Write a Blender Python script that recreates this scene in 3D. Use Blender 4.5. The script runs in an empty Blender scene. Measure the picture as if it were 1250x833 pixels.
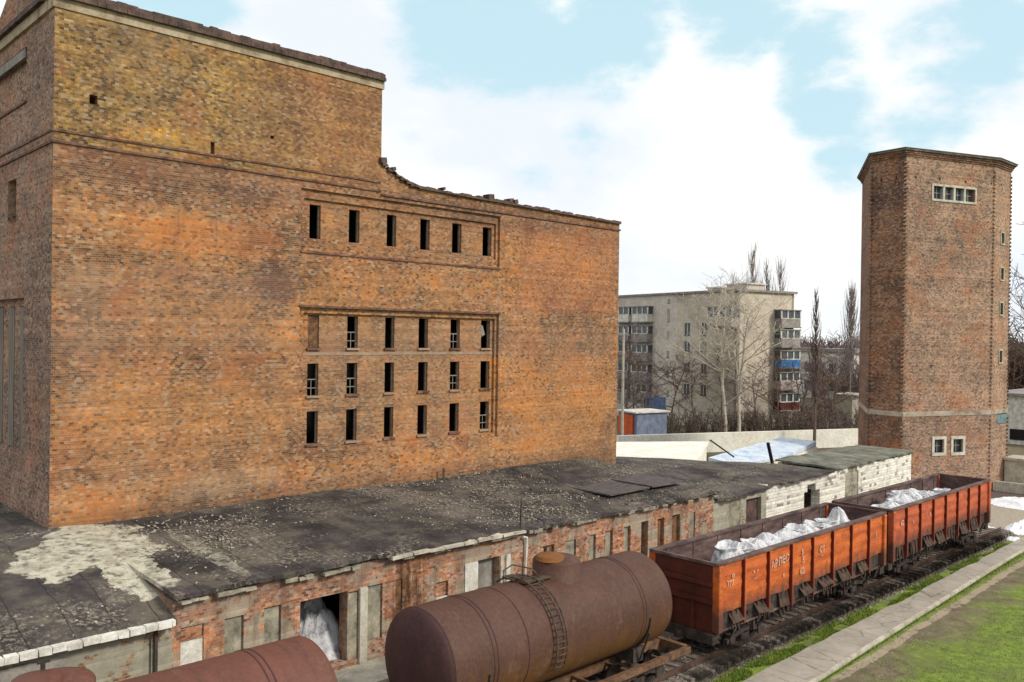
import bpy, math, random
from mathutils import Vector, Matrix, noise
R = math.radians
SC = bpy.context.scene
COL = SC.collection
random.seed(7)

# ------------------------------------------------------------------ camera
CAMZ = 11.3
yaw, pit, rol = .802298, -.00573399, .01424274
d = Vector((math.cos(yaw)*math.cos(pit), math.sin(yaw)*math.cos(pit), math.sin(pit)))
r0 = d.cross(Vector((0, 0, 1))).normalized(); u0 = r0.cross(d)
rr = r0*math.cos(rol) + u0*math.sin(rol); uu = -r0*math.sin(rol) + u0*math.cos(rol)
cam = bpy.data.cameras.new("camera"); co = bpy.data.objects.new("camera", cam); COL.objects.link(co)
M = Matrix((rr, uu, -d)).transposed().to_4x4(); M.translation = (0, 0, CAMZ)
co.matrix_world = M
cam.sensor_width = 36; cam.lens = 1060.05/1250*36; cam.clip_end = 5000; cam.clip_start = .1
SC.camera = co

# ------------------------------------------------------------------ light and sky
SUN = Vector((.30, -.80, .62)).normalized()
w = bpy.data.worlds.new("World"); SC.world = w; w.use_nodes = True
nt = w.node_tree; N = nt.nodes; L = nt.links; N.clear()
out = N.new('ShaderNodeOutputWorld'); bg = N.new('ShaderNodeBackground'); L.new(bg.outputs[0], out.inputs[0])
bg.inputs[1].default_value = .1
sky = N.new('ShaderNodeTexSky'); sky.sky_type = 'NISHITA'; sky.sun_disc = False
sky.sun_elevation = math.asin(SUN.z); sky.sun_rotation = math.atan2(SUN.x, SUN.y)
sky.air_density = 1.0; sky.dust_density = 1.5; sky.ozone_density = 2.0
tc = N.new('ShaderNodeTexCoord')
def wm(op, a, b=None, c=None):
    n = N.new('ShaderNodeMath'); n.operation = op
    for i, v in enumerate((a, b, c)):
        if v is None: continue
        if isinstance(v, (int, float)): n.inputs[i].default_value = v
        else: L.new(v, n.inputs[i])
    return n.outputs[0]
# clear gaps between the clouds: directions (x, y, z) and sharpness
GAPS = [((0.65, .68, .37), 55, 1.0), ((.57, .76, .36), 60, 1.0), ((.74, .58, .37), 60, 1.0), ((.70, .68, .22), 200, .6), ((.67, .71, .23), 220, .55),
        ((.86, .42, .28), 220, .9), ((.86, .42, .33), 200, .9), ((.85, .43, .22), 420, .7), ((.92, .27, .31), 90, .9), ((.5, .8, .42), 60, .9), ((.38, .85, .42), 60, .9)]
PX = [(640, 40, 110, 1.05), (760, 5, 90, 1.12), (880, 5, 120, 1.08), (560, 30, 150, .9), (230, 5, 120, .9), (330, 25, 220, .6), (720, 185, 420, .72), (655, 195, 520, .62), (765, 200, 800, .5),
      (985, 75, 420, .95), (1000, 140, 380, .95), (1020, 190, 420, .8), (1215, 60, 160, .95), (1160, 140, 300, .75), (1245, 20, 130, .9), (505, 170, 900, .45), (1240, 150, 500, .5)]
acc = None
nz = N.new('ShaderNodeTexNoise'); nz.inputs['Scale'].default_value = 6.5; nz.inputs['Detail'].default_value = 12; nz.inputs['Roughness'].default_value = .6
mp = N.new('ShaderNodeMapping'); mp.inputs['Scale'].default_value = (1, 1, 2.0); L.new(tc.outputs['Generated'], mp.inputs[0]); L.new(mp.outputs[0], nz.inputs[0])
for (px, py, k, a) in PX:
    v = (d + rr*((px-625)/1060.05) - uu*((py-416.5)/1060.05)).normalized()
    dn = N.new('ShaderNodeVectorMath'); dn.operation = 'DOT_PRODUCT'
    L.new(tc.outputs['Generated'], dn.inputs[0]); dn.inputs[1].default_value = v
    e = wm('EXPONENT', wm('MULTIPLY', wm('SUBTRACT', dn.outputs['Value'], 1.0), float(k)*1.3))
    e = wm('MULTIPLY', e, a)
    acc = e if acc is None else wm('MAXIMUM', acc, e)
g = wm('ADD', acc, wm('MULTIPLY', wm('SUBTRACT', nz.outputs[0], .5), 1.9))
mr = N.new('ShaderNodeMapRange'); mr.interpolation_type = 'SMOOTHSTEP'; L.new(g, mr.inputs[0])
mr.inputs[1].default_value = .50; mr.inputs[2].default_value = .92
nz2 = N.new('ShaderNodeTexNoise'); nz2.inputs['Scale'].default_value = 4.; nz2.inputs['Detail'].default_value = 5; L.new(mp.outputs[0], nz2.inputs[0])
cr = N.new('ShaderNodeValToRGB'); L.new(nz2.outputs[0], cr.inputs[0])
cr.color_ramp.elements[0].position = .38; cr.color_ramp.elements[0].color = (8.6, 9.2, 9.9, 1)
cr.color_ramp.elements[1].position = .55; cr.color_ramp.elements[1].color = (10.3, 10.4, 10.3, 1)
thin = N.new('ShaderNodeMix'); thin.data_type = 'RGBA'; thin.inputs[0].default_value = .78   # thin veil over the clear sky
L.new(sky.outputs[0], thin.inputs[6]); thin.inputs[7].default_value = (6.9, 9.6, 10.5, 1)
mx = N.new('ShaderNodeMix'); mx.data_type = 'RGBA'; L.new(mr.outputs[0], mx.inputs[0])
L.new(cr.outputs[0], mx.inputs[6]); L.new(thin.outputs[2], mx.inputs[7])
L.new(mx.outputs[2], bg.inputs[0])
sl = bpy.data.lights.new("sun", 'SUN'); sl.energy = 3.0; sl.angle = R(10); sl.color = (1, .93, .82)
so = bpy.data.objects.new("sun", sl); COL.objects.link(so); so.rotation_euler = SUN.to_track_quat('Z', 'Y').to_euler()
SC.view_settings.view_transform = 'Standard'; SC.view_settings.look = 'None'; SC.view_settings.gamma = 1
SC.view_settings.use_curve_mapping = False; SC.view_settings.exposure = 0.04

# ------------------------------------------------------------------ materials
class Mat:
    def __init__(s, name, rough=.85, metal=0.):
        s.m = bpy.data.materials.new(name); s.m.use_nodes = True; s.t = s.m.node_tree
        s.b = s.t.nodes['Principled BSDF']; s.b.inputs['Roughness'].default_value = rough; s.b.inputs['Metallic'].default_value = metal
        s.b.inputs['Specular IOR Level'].default_value = .25
        s.tc = s.n('ShaderNodeTexCoord'); s.geo = s.n('ShaderNodeNewGeometry')
    def n(s, k): return s.t.nodes.new(k)
    def l(s, a, b): s.t.links.new(a, b)
    def math(s, op, a, b=None, c=None, clamp=False):
        n = s.n('ShaderNodeMath'); n.operation = op; n.use_clamp = clamp
        for i, v in enumerate((a, b, c)):
            if v is None: continue
            if isinstance(v, (int, float)): n.inputs[i].default_value = v
            else: s.l(v, n.inputs[i])
        return n.outputs[0]
    def noise(s, scale, det=4, rough=.6, vec=None, stretch=None, off=0):
        n = s.n('ShaderNodeTexNoise'); n.inputs['Scale'].default_value = scale; n.inputs['Detail'].default_value = det; n.inputs['Roughness'].default_value = rough
        v = vec or s.tc.outputs['Object']
        m = s.n('ShaderNodeMapping'); s.l(v, m.inputs[0]); m.inputs['Scale'].default_value = stretch or (1, 1, 1); m.inputs['Location'].default_value = (off, off*.7, off*.3)
        s.l(m.outputs[0], n.inputs[0]); return n.outputs[0]
    def ramp(s, f, stops, const=False):
        c = s.n('ShaderNodeValToRGB'); s.l(f, c.inputs[0]); r = c.color_ramp
        if const: r.interpolation = 'CONSTANT'
        while len(r.elements) < len(stops): r.elements.new(.5)
        for e, (p, col) in zip(r.elements, stops):
            e.position = p; e.color = (col, col, col, 1) if isinstance(col, (int, float)) else (*col, 1)
        return c.outputs[0]
    def mix(s, f, a, b, blend='MIX'):
        n = s.n('ShaderNodeMix'); n.data_type = 'RGBA'; n.blend_type = blend
        for i, v in ((0, f), (6, a), (7, b)):
            if isinstance(v, (int, float)): n.inputs[i].default_value = v
            elif isinstance(v, tuple): n.inputs[i].default_value = (*v, 1)
            else: s.l(v, n.inputs[i])
        return n.outputs[2]
    def sep(s, v):
        n = s.n('ShaderNodeSeparateXYZ'); s.l(v, n.inputs[0]); return n.outputs
    def bump(s, h, k=.4, dist=.02):
        n = s.n('ShaderNodeBump'); n.inputs['Strength'].default_value = k; n.inputs['Distance'].default_value = dist; s.l(h, n.inputs['Height']); s.l(n.outputs[0], s.b.inputs['Normal'])
    def color(s, c):
        if isinstance(c, tuple): s.b.inputs['Base Color'].default_value = (*c, 1)
        else: s.l(c, s.b.inputs['Base Color'])
        return s.m

def brick_mat(name, stops, mortar, bw=.135, bh=.074, blotch=.25, white=0., wcol=(.62, .58, .5), zone=None, seed=0., plaster=0., pcol=(.45, .42, .36), mort=.17, stain=None, spread=.5, grit=.8, hue=True):
    m = Mat(name, .93)
    x, y, z = m.sep(m.tc.outputs['UV'])
    # a little waviness so that courses are not ruled
    wv = m.math('MULTIPLY', m.math('SUBTRACT', m.noise(.6, 3, off=seed+3), .5), .10)
    v = m.math('DIVIDE', m.math('ADD', y, wv), bh); row = m.math('FLOOR', v); fv = m.math('FRACT', v)
    sh = m.math('MULTIPLY', m.math('MODULO', row, 2.0), .5)
    uu_ = m.math('ADD', m.math('DIVIDE', x, bw), sh); colm = m.math('FLOOR', uu_); fu = m.math('FRACT', uu_)
    cv = m.n('ShaderNodeCombineXYZ'); m.l(colm, cv.inputs[0]); m.l(row, cv.inputs[1]); cv.inputs[2].default_value = seed
    wn = m.n('ShaderNodeTexWhiteNoise'); wn.noise_dimensions = '3D'; m.l(cv.outputs[0], wn.inputs[0])
    big = m.noise(blotch, 6, .65, off=seed); mid = m.noise(blotch*5, 5, .65, off=seed+9, stretch=(.8, .8, 1.2))
    f = m.math('ADD', m.math('ADD', m.math('MULTIPLY', wn.outputs[0], spread), (.75-spread)*.62), m.math('MULTIPLY', m.math('SUBTRACT', big, .5), 1.5))
    f = m.math('ADD', f, m.math('MULTIPLY', m.math('SUBTRACT', mid, .5), .9), clamp=True)
    if zone: f = zone(m, f)
    c = m.ramp(f, stops)
    # soot / bleaching at a middle scale
    so_ = m.ramp(m.noise(blotch*3.2, 8, .72, off=seed+21), [(.32, .58), (.5, 1.0), (.7, 1.25)])
    c = m.mix(1.0, c, so_, 'MULTIPLY')
    gt = m.ramp(m.noise(5.5, 9, .82, off=seed+41), [(.36, .36), (.5, 1.0), (.64, 1.42)])
    c = m.mix(grit, c, gt, 'MULTIPLY')
    if hue:
        c = m.mix(m.ramp(m.noise(.30, 7, .7, off=seed+51), [(.54, 0.), (.70, .45)]), c, (.19, .125, .09))
        c = m.mix(m.ramp(m.noise(.42, 7, .72, off=seed+61), [(.50, 0.), (.64, .5)]), c, (.42, .135, .045))
    mm = m.math('MAXIMUM', m.math('LESS_THAN', fv, mort*1.3), m.math('LESS_THAN', fu, mort*.45))
    mnoise = m.ramp(m.noise(1.3, 6, .7, off=seed+5), [(.32, .18), (.60, 1.)])
    mo = m.mix(m.noise(3, 3), mortar, tuple(k*.55 for k in mortar))
    c = m.mix(m.math('MULTIPLY', mm, mnoise), c, mo)
    # single missing or broken bricks read as dark or light dots
    wn2 = m.n('ShaderNodeTexWhiteNoise'); wn2.noise_dimensions = '3D'; cv2 = m.n('ShaderNodeCombineXYZ'); m.l(colm, cv2.inputs[0]); m.l(row, cv2.inputs[1]); cv2.inputs[2].default_value = seed+4; m.l(cv2.outputs[0], wn2.inputs[0])
    c = m.mix(m.math('MULTIPLY', m.math('GREATER_THAN', wn2.outputs[0], .93), .6), c, (.05, .032, .026))
    if hue: c = m.mix(m.math('MULTIPLY', m.math('MULTIPLY', m.math('GREATER_THAN', wn2.outputs[0], .62), m.math('LESS_THAN', wn2.outputs[0], .80)), m.ramp(m.noise(1.0, 6, .7, off=seed+77), [(.42, .05), (.60, .5)])), c, (.43, .32, .20))
    c = m.mix(m.math('MULTIPLY', m.math('LESS_THAN', wn2.outputs[0], .05 + white), .20+white*1.5), c, wcol)
    if plaster:
        pm = m.ramp(m.noise(1.1, 9, .68, off=seed+31), [(.60-plaster*.28, 0.), (.64-plaster*.28, 1.)])
        pc = m.mix(m.noise(4, 6, .7, off=2), tuple(k*.5 for k in pcol), tuple(min(1, k*1.25) for k in pcol))
        c = m.mix(pm, c, pc)
    if stain: c = stain(m, c)
    rn = m.n('ShaderNodeTexWhiteNoise'); rn.noise_dimensions = '1D'; m.l(row, rn.inputs['W'])
    c = m.mix(.28, c, m.ramp(rn.outputs[0], [(0, .45), (1, 1.35)]), 'MULTIPLY')
    h = m.math('ADD', m.math('MULTIPLY', mm, -.6), m.math('MULTIPLY', wn2.outputs[0], .5))
    h = m.math('ADD', h, m.noise(9, 4, .7)); m.bump(h, .55, .03)
    return m.color(c)

def plain(name, a, b=None, scale=3, rough=.85, metal=0., bump=.25, det=6, stretch=None, third=None):
    m = Mat(name, rough, metal); b = b or tuple(k*.6 for k in a)
    f = m.noise(scale, det, .65, stretch=stretch)
    c = m.ramp(f, [(.36, b), (.62, a)] if not third else [(.32, b), (.5, a), (.68, third)])
    g_ = m.noise(scale*7, 4, .7, off=5); c = m.mix(.35, c, m.ramp(g_, [(.3, .35), (.7, 1.4)]), 'MULTIPLY')
    if bump: m.bump(m.noise(scale*5, 5, .7), bump, .03)
    return m.color(c)

def long_stain(m, c):
    x, y, z = m.sep(m.geo.outputs['Position'])
    zz = m.math('ADD', z, m.math('MULTIPLY', m.math('SUBTRACT', m.noise(.7, 8, .7, off=71), .5), 1.5))
    def band(z0, z1, soft=.25):
        a = m.math('DIVIDE', m.math('SUBTRACT', zz, z0), soft, clamp=True); b = m.math('DIVIDE', m.math('SUBTRACT', z1, zz), soft, clamp=True); return m.math('MULTIPLY', a, b)
    def xr(x0, x1, soft=.8):
        xx = m.math('ADD', x, m.math('MULTIPLY', m.math('SUBTRACT', m.noise(.8, 7, .7, off=81), .5), 2.2))
        a = m.math('DIVIDE', m.math('SUBTRACT', xx, x0), soft, clamp=True); b = m.math('DIVIDE', m.math('SUBTRACT', x1, xx), soft, clamp=True); return m.math('MULTIPLY', a, b)
    for (x0, x1, z0, z1, k, col) in ((17.4, 27.6, 6.8, 12.1, .40, (.36, .25, .155)), (17.4, 27.6, 14.8, 16.5, .3, (.30, .19, .12)), (8, 40, 15.9, 17.4, .55, (.20, .105, .075)), (8, 17.4, 10.4, 13.6, .42, (.26, .165, .125)), (17, 36.5, 10.2, 11.8, .35, (.30, .20, .14)), (10.2, 16.6, 13.9, 15.3, .6, (.48, .15, .045)),
            (28.5, 36.4, 12.4, 16.6, .55, (.40, .125, .06)), (29, 36.4, 5, 8.6, .5, (.50, .225, .07)), (9.5, 17.2, 5.8, 10.1, .3, (.47, .245, .10)), (15.2, 17.3, 12.2, 14.2, .6, (.20, .09, .065)), (8.4, 11.2, 5, 6.0, .6, (.52, .20, .06)), (12, 17, 5.3, 6.3, .35, (.42, .36, .25)), (8.5, 10.6, 8.4, 13.6, .35, (.34, .25, .18))):
        c = m.mix(m.math('MULTIPLY', m.math('MULTIPLY', band(z0, z1), xr(x0, x1)), k), c, m.mix(1.0, c, tuple(q_*3.4 for q_ in col), 'MULTIPLY') if 0 else m.mix(.55, tuple(col), c))
    run = m.math('MULTIPLY', m.ramp(m.noise(1.1, 7, .75, stretch=(2.6, 1, .16), off=91), [(.56, 0), (.68, 1)]), m.ramp(m.noise(.35, 4, off=95), [(.45, .0), (.6, .5)]))
    c = m.mix(run, c, (.085, .055, .042))
    eff = m.math('MULTIPLY', m.ramp(m.noise(1.3, 8, .78, stretch=(1.2, 1, .5), off=99), [(.60, 0), (.68, .5)]), m.math('LESS_THAN', zz, 10.8))
    c = m.mix(eff, c, (.44, .37, .27))
    foot_dark = m.math('MULTIPLY', m.math('SUBTRACT', 5.9, zz, clamp=True), .5)  # wall darkens towards its foot
    return m.mix(foot_dark, c, (.10, .07, .05))
def zone_long(m, f):
    x, y, z = m.sep(m.geo.outputs['Position'])
    # burnt orange field at upper left, warm lower band, dark bricks over the top courses (real differences between bricks)
    def blob(cx, cz, rx, rz, k):
        nn = m.math('MULTIPLY', m.math('SUBTRACT', m.noise(.9, 6, .7, off=cx), .5), 1.6)
        dx = m.math('POWER', m.math('DIVIDE', m.math('SUBTRACT', x, cx), rx), 2.0); dz = m.math('POWER', m.math('DIVIDE', m.math('SUBTRACT', z, cz), rz), 2.0)
        e = m.math('SUBTRACT', 1.15, m.math('ADD', m.math('ADD', dx, dz), nn), clamp=True)
        return m.math('MULTIPLY', e, k)
    for b in ((12.2, 14.6, 2.6, 1.0, .35), (12.5, 8.3, 7, 1.6, .22), (31.5, 8.2, 8, 2.4, .28), (31.5, 14.4, 4.6, 1.6, .20), (22, 13.4, 7, .7, .2), (9.6, 5.6, 1.6, .8, .35), (22, 6.0, 20, .35, .25)):
        f = m.math('ADD', f, blob(*b))
    for b in ((12, 16.4, 5.5, .8, -.28), (11.5, 10.2, 6, .9, -.14), (16.5, 13.2, 1.5, .9, -.45), (29, 16.9, 9, .6, -.25), (31.4, 11.6, 4, 1.2, -.12), (35.5, 6.2, .6, 1.3, -.5)):
        f = m.math('ADD', f, blob(*b))
    return m.math('MULTIPLY', f, 1., clamp=True)
BR = [(0, (.080, .036, .025)), (.2, (.165, .076, .040)), (.4, (.275, .122, .052)), (.6, (.375, .165, .062)), (.78, (.45, .185, .05)), (.95, (.52, .17, .03))]
MORT = (.40, .30, .19)
M_LONG = brick_mat("brick_long_wall", BR, MORT, stain=long_stain, zone=zone_long, blotch=.22, seed=1., spread=.42)
M_UP = brick_mat("brick_upper_tier", [(0, (.07, .042, .025)), (.25, (.18, .10, .04)), (.5, (.31, .18, .062)), (.75, (.40, .225, .05)), (1, (.56, .30, .04))], (.27, .20, .12), stain=lambda m, c: m.mix(m.math('MULTIPLY', m.ramp(m.math('ADD', m.math('MULTIPLY', m.math('SUBTRACT', m.sep(m.geo.outputs['Position'])[0], 13.), .09), m.math('SUBTRACT', m.noise(.5, 7, .7, off=7), .35)), [(.25, 0), (.6, 1)]), .55), c, m.mix(.5, c, (.36, .14, .075))), seed=5., blotch=.3,
    zone=lambda m, f: m.math('SUBTRACT', m.math('ADD', f, m.math('MULTIPLY', m.math('SUBTRACT', 1.2, m.math('ADD', m.math('ADD', m.math('POWER', m.math('DIVIDE', m.math('SUBTRACT', m.sep(m.geo.outputs['Position'])[0], 12.6), 2.4), 2.), m.math('POWER', m.math('DIVIDE', m.math('SUBTRACT', m.sep(m.geo.outputs['Position'])[2], 17.9), .9), 2.)), m.math('MULTIPLY', m.noise(.8, 6), 1.2)), clamp=True), .55)), .05, clamp=True))
M_END = brick_mat("brick_end_wall", [(0, (.11, .07, .06)), (.3, (.22, .135, .10)), (.55, (.33, .20, .14)), (.8, (.42, .235, .145)), (1, (.48, .23, .11))], (.34, .27, .22), seed=9., blotch=.3)
M_TOW = brick_mat("brick_tower", [(0, (.17, .11, .09)), (.3, (.29, .18, .13)), (.55, (.40, .25, .17)), (.8, (.46, .28, .175)), (1, (.50, .28, .15))], (.34, .26, .19), seed=13., blotch=.2, bw=.16, bh=.085, spread=.6)
M_TOWD = brick_mat("brick_tower_shaded", [(0, (.05, .03, .028)), (.3, (.15, .075, .055)), (.6, (.25, .12, .07)), (.85, (.33, .165, .08)), (1, (.36, .2, .1))], (.22, .16, .12), seed=17., blotch=.2, bw=.16, bh=.085)  # tower brick with the shade of its left sides put into the colour
def annex_stain(m, c):
    x, y, z = m.sep(m.geo.outputs['Position'])
    e = m.math('SUBTRACT', 1.0, m.math('POWER', m.math('DIVIDE', m.math('SUBTRACT', x, 16.9), 1.0), 2.), clamp=True)
    e = m.math('MULTIPLY', e, m.ramp(m.noise(1.5, 6, .7, stretch=(3, 3, .5)), [(.4, 0), (.6, 1)]))
    c = m.mix(m.ramp(m.noise(.9, 8, .75, stretch=(1.6, 1, .4), off=61), [(.50, 0), (.64, .6)]), c, (.10, .065, .045))
    c = m.mix(m.math('MULTIPLY', m.math('SUBTRACT', z, 3.75, clamp=True), 1.0), c, (.17, .11, .085))
    return m.mix(e, c, (.07, .032, .012))
M_ANX = brick_mat("brick_annex", [(0, (.13, .06, .045)), (.2, (.30, .12, .065)), (.5, (.47, .19, .09)), (.75, (.56, .26, .12)), (1, (.58, .36, .2))], (.42, .36, .3), seed=23., blotch=.5, white=.1, plaster=.36, pcol=(.40, .33, .25), stain=annex_stain)
M_WHT = brick_mat("whitewashed_stone", [(0, (.5, .46, .38)), (.12, (.68, .65, .56)), (.5, (.8, .78, .69)), (1, (.84, .82, .74))], (.6, .56, .47), hue=False, grit=.45, seed=29., blotch=.5, bw=.33, bh=.16, white=.25, wcol=(.8, .79, .72))
M_PLAS = brick_mat("greenish_plaster", [(0, (.12, .12, .08)), (.4, (.3, .28, .2)), (1, (.5, .46, .36))], (.4, .36, .3), seed=31., hue=False, blotch=.8, plaster=.55, pcol=(.42, .40, .31))
M_ANXL = brick_mat('brick_annex_left', [(0, (.10, .05, .035)), (.3, (.25, .12, .06)), (.6, (.42, .19, .07)), (1, (.5, .3, .16))], (.4, .36, .28), seed=43., blotch=.6, plaster=.62, pcol=(.36, .34, .26), white=.1)
M_INFILL = plain("grey_infill", (.27, .25, .19), (.11, .095, .07), 2.2, third=(.42, .37, .28))
M_INFILLB = brick_mat("red_infill", [(0, (.12, .05, .03)), (.5, (.38, .13, .06)), (1, (.5, .24, .12))], (.4, .34, .28), seed=37., plaster=.15)
M_INFBROWN = plain("brown_infill", (.22, .11, .05), (.06, .03, .02), 3)
M_CONC = plain("weathered_concrete", (.46, .42, .34), (.28, .25, .2), 1.5, third=(.55, .52, .44))
M_CONCD = plain("grey_concrete", (.30, .28, .25), (.17, .16, .14), 1.5)
M_CORN = plain("pale_cornice", (.38, .30, .205), (.17, .12, .08), 1.2, third=(.46, .38, .28))
M_WPAINT = plain("chalky_white", (.72, .70, .64), (.45, .42, .36), 2.2)
M_BANDM = plain('band_mortar', (.34, .26, .19), (.26, .17, .11), 3)
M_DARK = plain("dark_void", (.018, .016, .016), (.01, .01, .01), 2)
M_COPE = plain("dark_coping", (.10, .065, .055), (.035, .026, .024), 2.5, third=(.17, .1, .08))
M_SHEET = plain('grey_roof_sheet', (.12, .10, .10), (.06, .05, .052), 1.5, stretch=(1, 4, 1))
M_BOARDG = plain('grey_brown_boards', (.25, .215, .175), (.12, .10, .08), 2, stretch=(1, 6, .3))
M_FRAME = plain('dull_white_frame', (.58, .54, .46), (.38, .34, .28), 2.5)
M_BANDT = plain('faded_band', (.36, .30, .235), (.20, .15, .11), 1.2, third=(.45, .39, .31))
M_TILE = plain("reddish_tile_edge", (.15, .075, .055), (.05, .03, .028), 3, third=(.26, .15, .11))
M_WOOD = plain("weathered_wood", (.2, .15, .11), (.08, .06, .045), 2, stretch=(1, 1, 8))
def roof_material(name, patch):
    m = Mat(name, .9)
    p = m.geo.outputs['Position']; x, y, z = m.sep(p)
    c = m.ramp(m.noise(.5, 7, .65), [(.34, (.020, .017, .018)), (.5, (.052, .043, .042)), (.66, (.13, .108, .092))])
    c = m.mix(m.ramp(m.noise(.22, 4, off=8), [(.5, 0.), (.65, .3)]), c, (.045, .038, .055))
    lit = m.ramp(m.noise(.35, 5, .6, off=14), [(.47, .03), (.58, 1.)])
    sp = m.ramp(m.noise(7.5, 8, .8, off=3), [(.50, 0.), (.57, 1.)])
    c = m.mix(m.math('MULTIPLY', m.math('MULTIPLY', sp, lit), .85), c, (.30, .26, .20))
    vo = m.n('ShaderNodeTexVoronoi'); vo.inputs['Scale'].default_value = 3.5; m.l(m.tc.outputs['Object'], vo.inputs[0])
    c = m.mix(m.math('MULTIPLY', m.math('MULTIPLY', m.math('LESS_THAN', vo.outputs['Distance'], .13), m.math('ADD', lit, .15)), .8), c, (.48, .44, .36))
    c = m.mix(m.ramp(m.noise(.8, 8, .75, off=33), [(.50, 0.), (.60, .6)]), c, (.135, .12, .085))
    c = m.mix(m.math('MULTIPLY', m.math('LESS_THAN', m.math('FRACT', m.math('DIVIDE', m.math('ADD', x, m.math('MULTIPLY', m.noise(.4, 3), .5)), 1.02)), .035), .6), c, (.012, .01, .012))
    if patch:
        def ell(cx, cy, rx, ry, n_=2.3, sc=1.0, off=0.):
            nn = m.math('MULTIPLY', m.math('SUBTRACT', m.noise(sc, 9, .68, off=off), .5), n_*2)
            e = m.math('ADD', m.math('POWER', m.math('DIVIDE', m.math('SUBTRACT', x, cx), rx), 2.), m.math('POWER', m.math('DIVIDE', m.math('SUBTRACT', y, cy), ry), 2.))
            return m.ramp(m.math('SUBTRACT', 1.3, m.math('ADD', e, nn)), [(.28, 0), (.36, 1)])
        a = ell(9.3, 27.4, 1.6, 2.3); b = ell(9.2, 24.4, .75, 1.7, off=4); e3 = ell(11.45, 24.9, .3, 2.7, 1.3, off=9); e4 = ell(7.5, 26.0, .9, 1.3, off=7)
        mk = m.math('MAXIMUM', m.math('MAXIMUM', a, b), m.math('MAXIMUM', m.math('MULTIPLY', m.math('MULTIPLY', e3, .55), m.ramp(m.noise(2.2, 7, .75, off=6), [(.42, 0), (.54, 1)])), e4))
        mk = m.math('MULTIPLY', mk, m.ramp(m.noise(3.5, 8, .7, off=2), [(.36, .15), (.5, 1.)]))
        c = m.mix(mk, c, m.ramp(m.noise(2.6, 6, .7), [(.35, (.30, .27, .20)), (.6, (.56, .53, .42))]))
    m.bump(m.noise(5, 8, .75), .9, .08)
    return m.color(c)
M_ROOF = roof_material("bitumen_roof", True)
M_ROOF2 = roof_material("bitumen_roof_bare", False)
M_MOSS = plain("mossy_slate", (.15, .15, .115), (.07, .07, .06), 1.0, third=(.27, .26, .20), stretch=(1.5, 1, 1))
M_BLUE = plain("pale_blue_sheet", (.52, .60, .70), (.32, .40, .52), 1.2, third=(.66, .70, .74))
M_CREAM = plain("cream_wall", (.84, .82, .74), (.70, .67, .58), .8)

def tank_material(name, top, low):
    m = Mat(name, .62)
    o = m.tc.outputs['Object']; x, y, z = m.sep(m.geo.outputs['Position'])
    c = m.ramp(m.noise(.8, 6, .6), [(.3, tuple(k*.8 for k in top)), (.7, tuple(k*1.15 for k in top))])
    c = m.mix(m.math('MULTIPLY', m.ramp(m.noise(2.2, 8, .75, off=4), [(.5, 0), (.72, 1)]), .45), c, tuple(k*.55 for k in top))
    st = m.noise(1.0, 7, .7, stretch=(3.0, .5, .35), off=7)
    f = m.math('ADD', m.math('MULTIPLY', m.math('SUBTRACT', 2.95, z), .62), m.math('SUBTRACT', st, .42), clamp=True)
    c = m.mix(m.ramp(f, [(.08, 0), (.6, .95)]), c, low)
    sx = m.noise(2.6, 8, .75, stretch=(1.6, .25, .18), off=19)
    c = m.mix(m.math('MULTIPLY', m.ramp(sx, [(.50, 0), (.66, 1)]), .55), c, (.045, .026, .022))
    c = m.mix(m.math('MULTIPLY', m.ramp(m.noise(1.1, 9, .8, stretch=(1, .6, .6), off=27), [(.56, 0), (.63, 1)]), .35), c, (.19, .115, .10))
    c = m.mix(m.math('MULTIPLY', m.ramp(m.noise(9, 8, .8), [(.45, 0), (.7, 1)]), .35), c, (.2, .09, .04))
    m.bump(m.noise(2.5, 7, .7), .25, .02)
    return m.color(c)
M_TANK = tank_material("rusty_tank", (.072, .034, .026), (.115, .048, .012))
M_TANKR = tank_material("reddish_tank", (.125, .048, .036), (.11, .045, .018))
M_CAP = plain("dark_maroon_cap", (.075, .034, .032), (.05, .023, .024), 1.2, rough=.65, bump=.15)
M_RUST = plain("rusty_frame", (.13, .07, .04), (.045, .03, .024), 3, third=(.22, .12, .06))
M_RUSTO = plain("orange_rust", (.22, .085, .022), (.16, .07, .03), 4)
M_STEEL = plain("dark_running_gear", (.045, .034, .03), (.018, .015, .014), 4, third=(.09, .065, .055))
M_GRIME = plain('grimy_steel', (.065, .042, .032), (.02, .015, .013), 5, third=(.13, .07, .045))
M_LAD = plain("ladder_steel", (.11, .075, .055), (.04, .03, .025), 5)
def gondola_material(name, a, b, gz=2.4):
    m = Mat(name, .6)
    x, y, z = m.sep(m.geo.outputs['Position'])
    c = m.ramp(m.noise(.9, 6, .65, stretch=(.6, 1, 2.5)), [(.3, b), (.55, a), (.75, tuple(min(1, k*1.25) for k in a))])
    c = m.mix(m.math('MULTIPLY', m.ramp(m.noise(3, 8, .75, off=6, stretch=(1, 1, 2)), [(.50, 0), (.64, 1)]), .6), c, (.13, .04, .022))
    c = m.mix(m.math('MULTIPLY', m.ramp(m.noise(5, 9, .8, off=16, stretch=(1.4, 1, .5)), [(.55, 0), (.66, 1)]), .4), c, (.42, .22, .14))
    g1 = m.noise(1.6, 8, .75, off=11, stretch=(1.4, 1, .8))
    f = m.math('ADD', m.math('MULTIPLY', m.math('SUBTRACT', gz, z), 1.6), m.math('MULTIPLY', m.math('SUBTRACT', g1, .45), 2.6), clamp=True)
    c = m.mix(m.math('MULTIPLY', f, .85), c, (.055, .035, .03))
    m.bump(m.noise(2.2, 4, .6, stretch=(.5, 1, 4)), .35, .05)
    return m.color(c)
M_GON = gondola_material("orange_wagon_paint", (.52, .12, .026), (.35, .068, .02))
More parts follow.
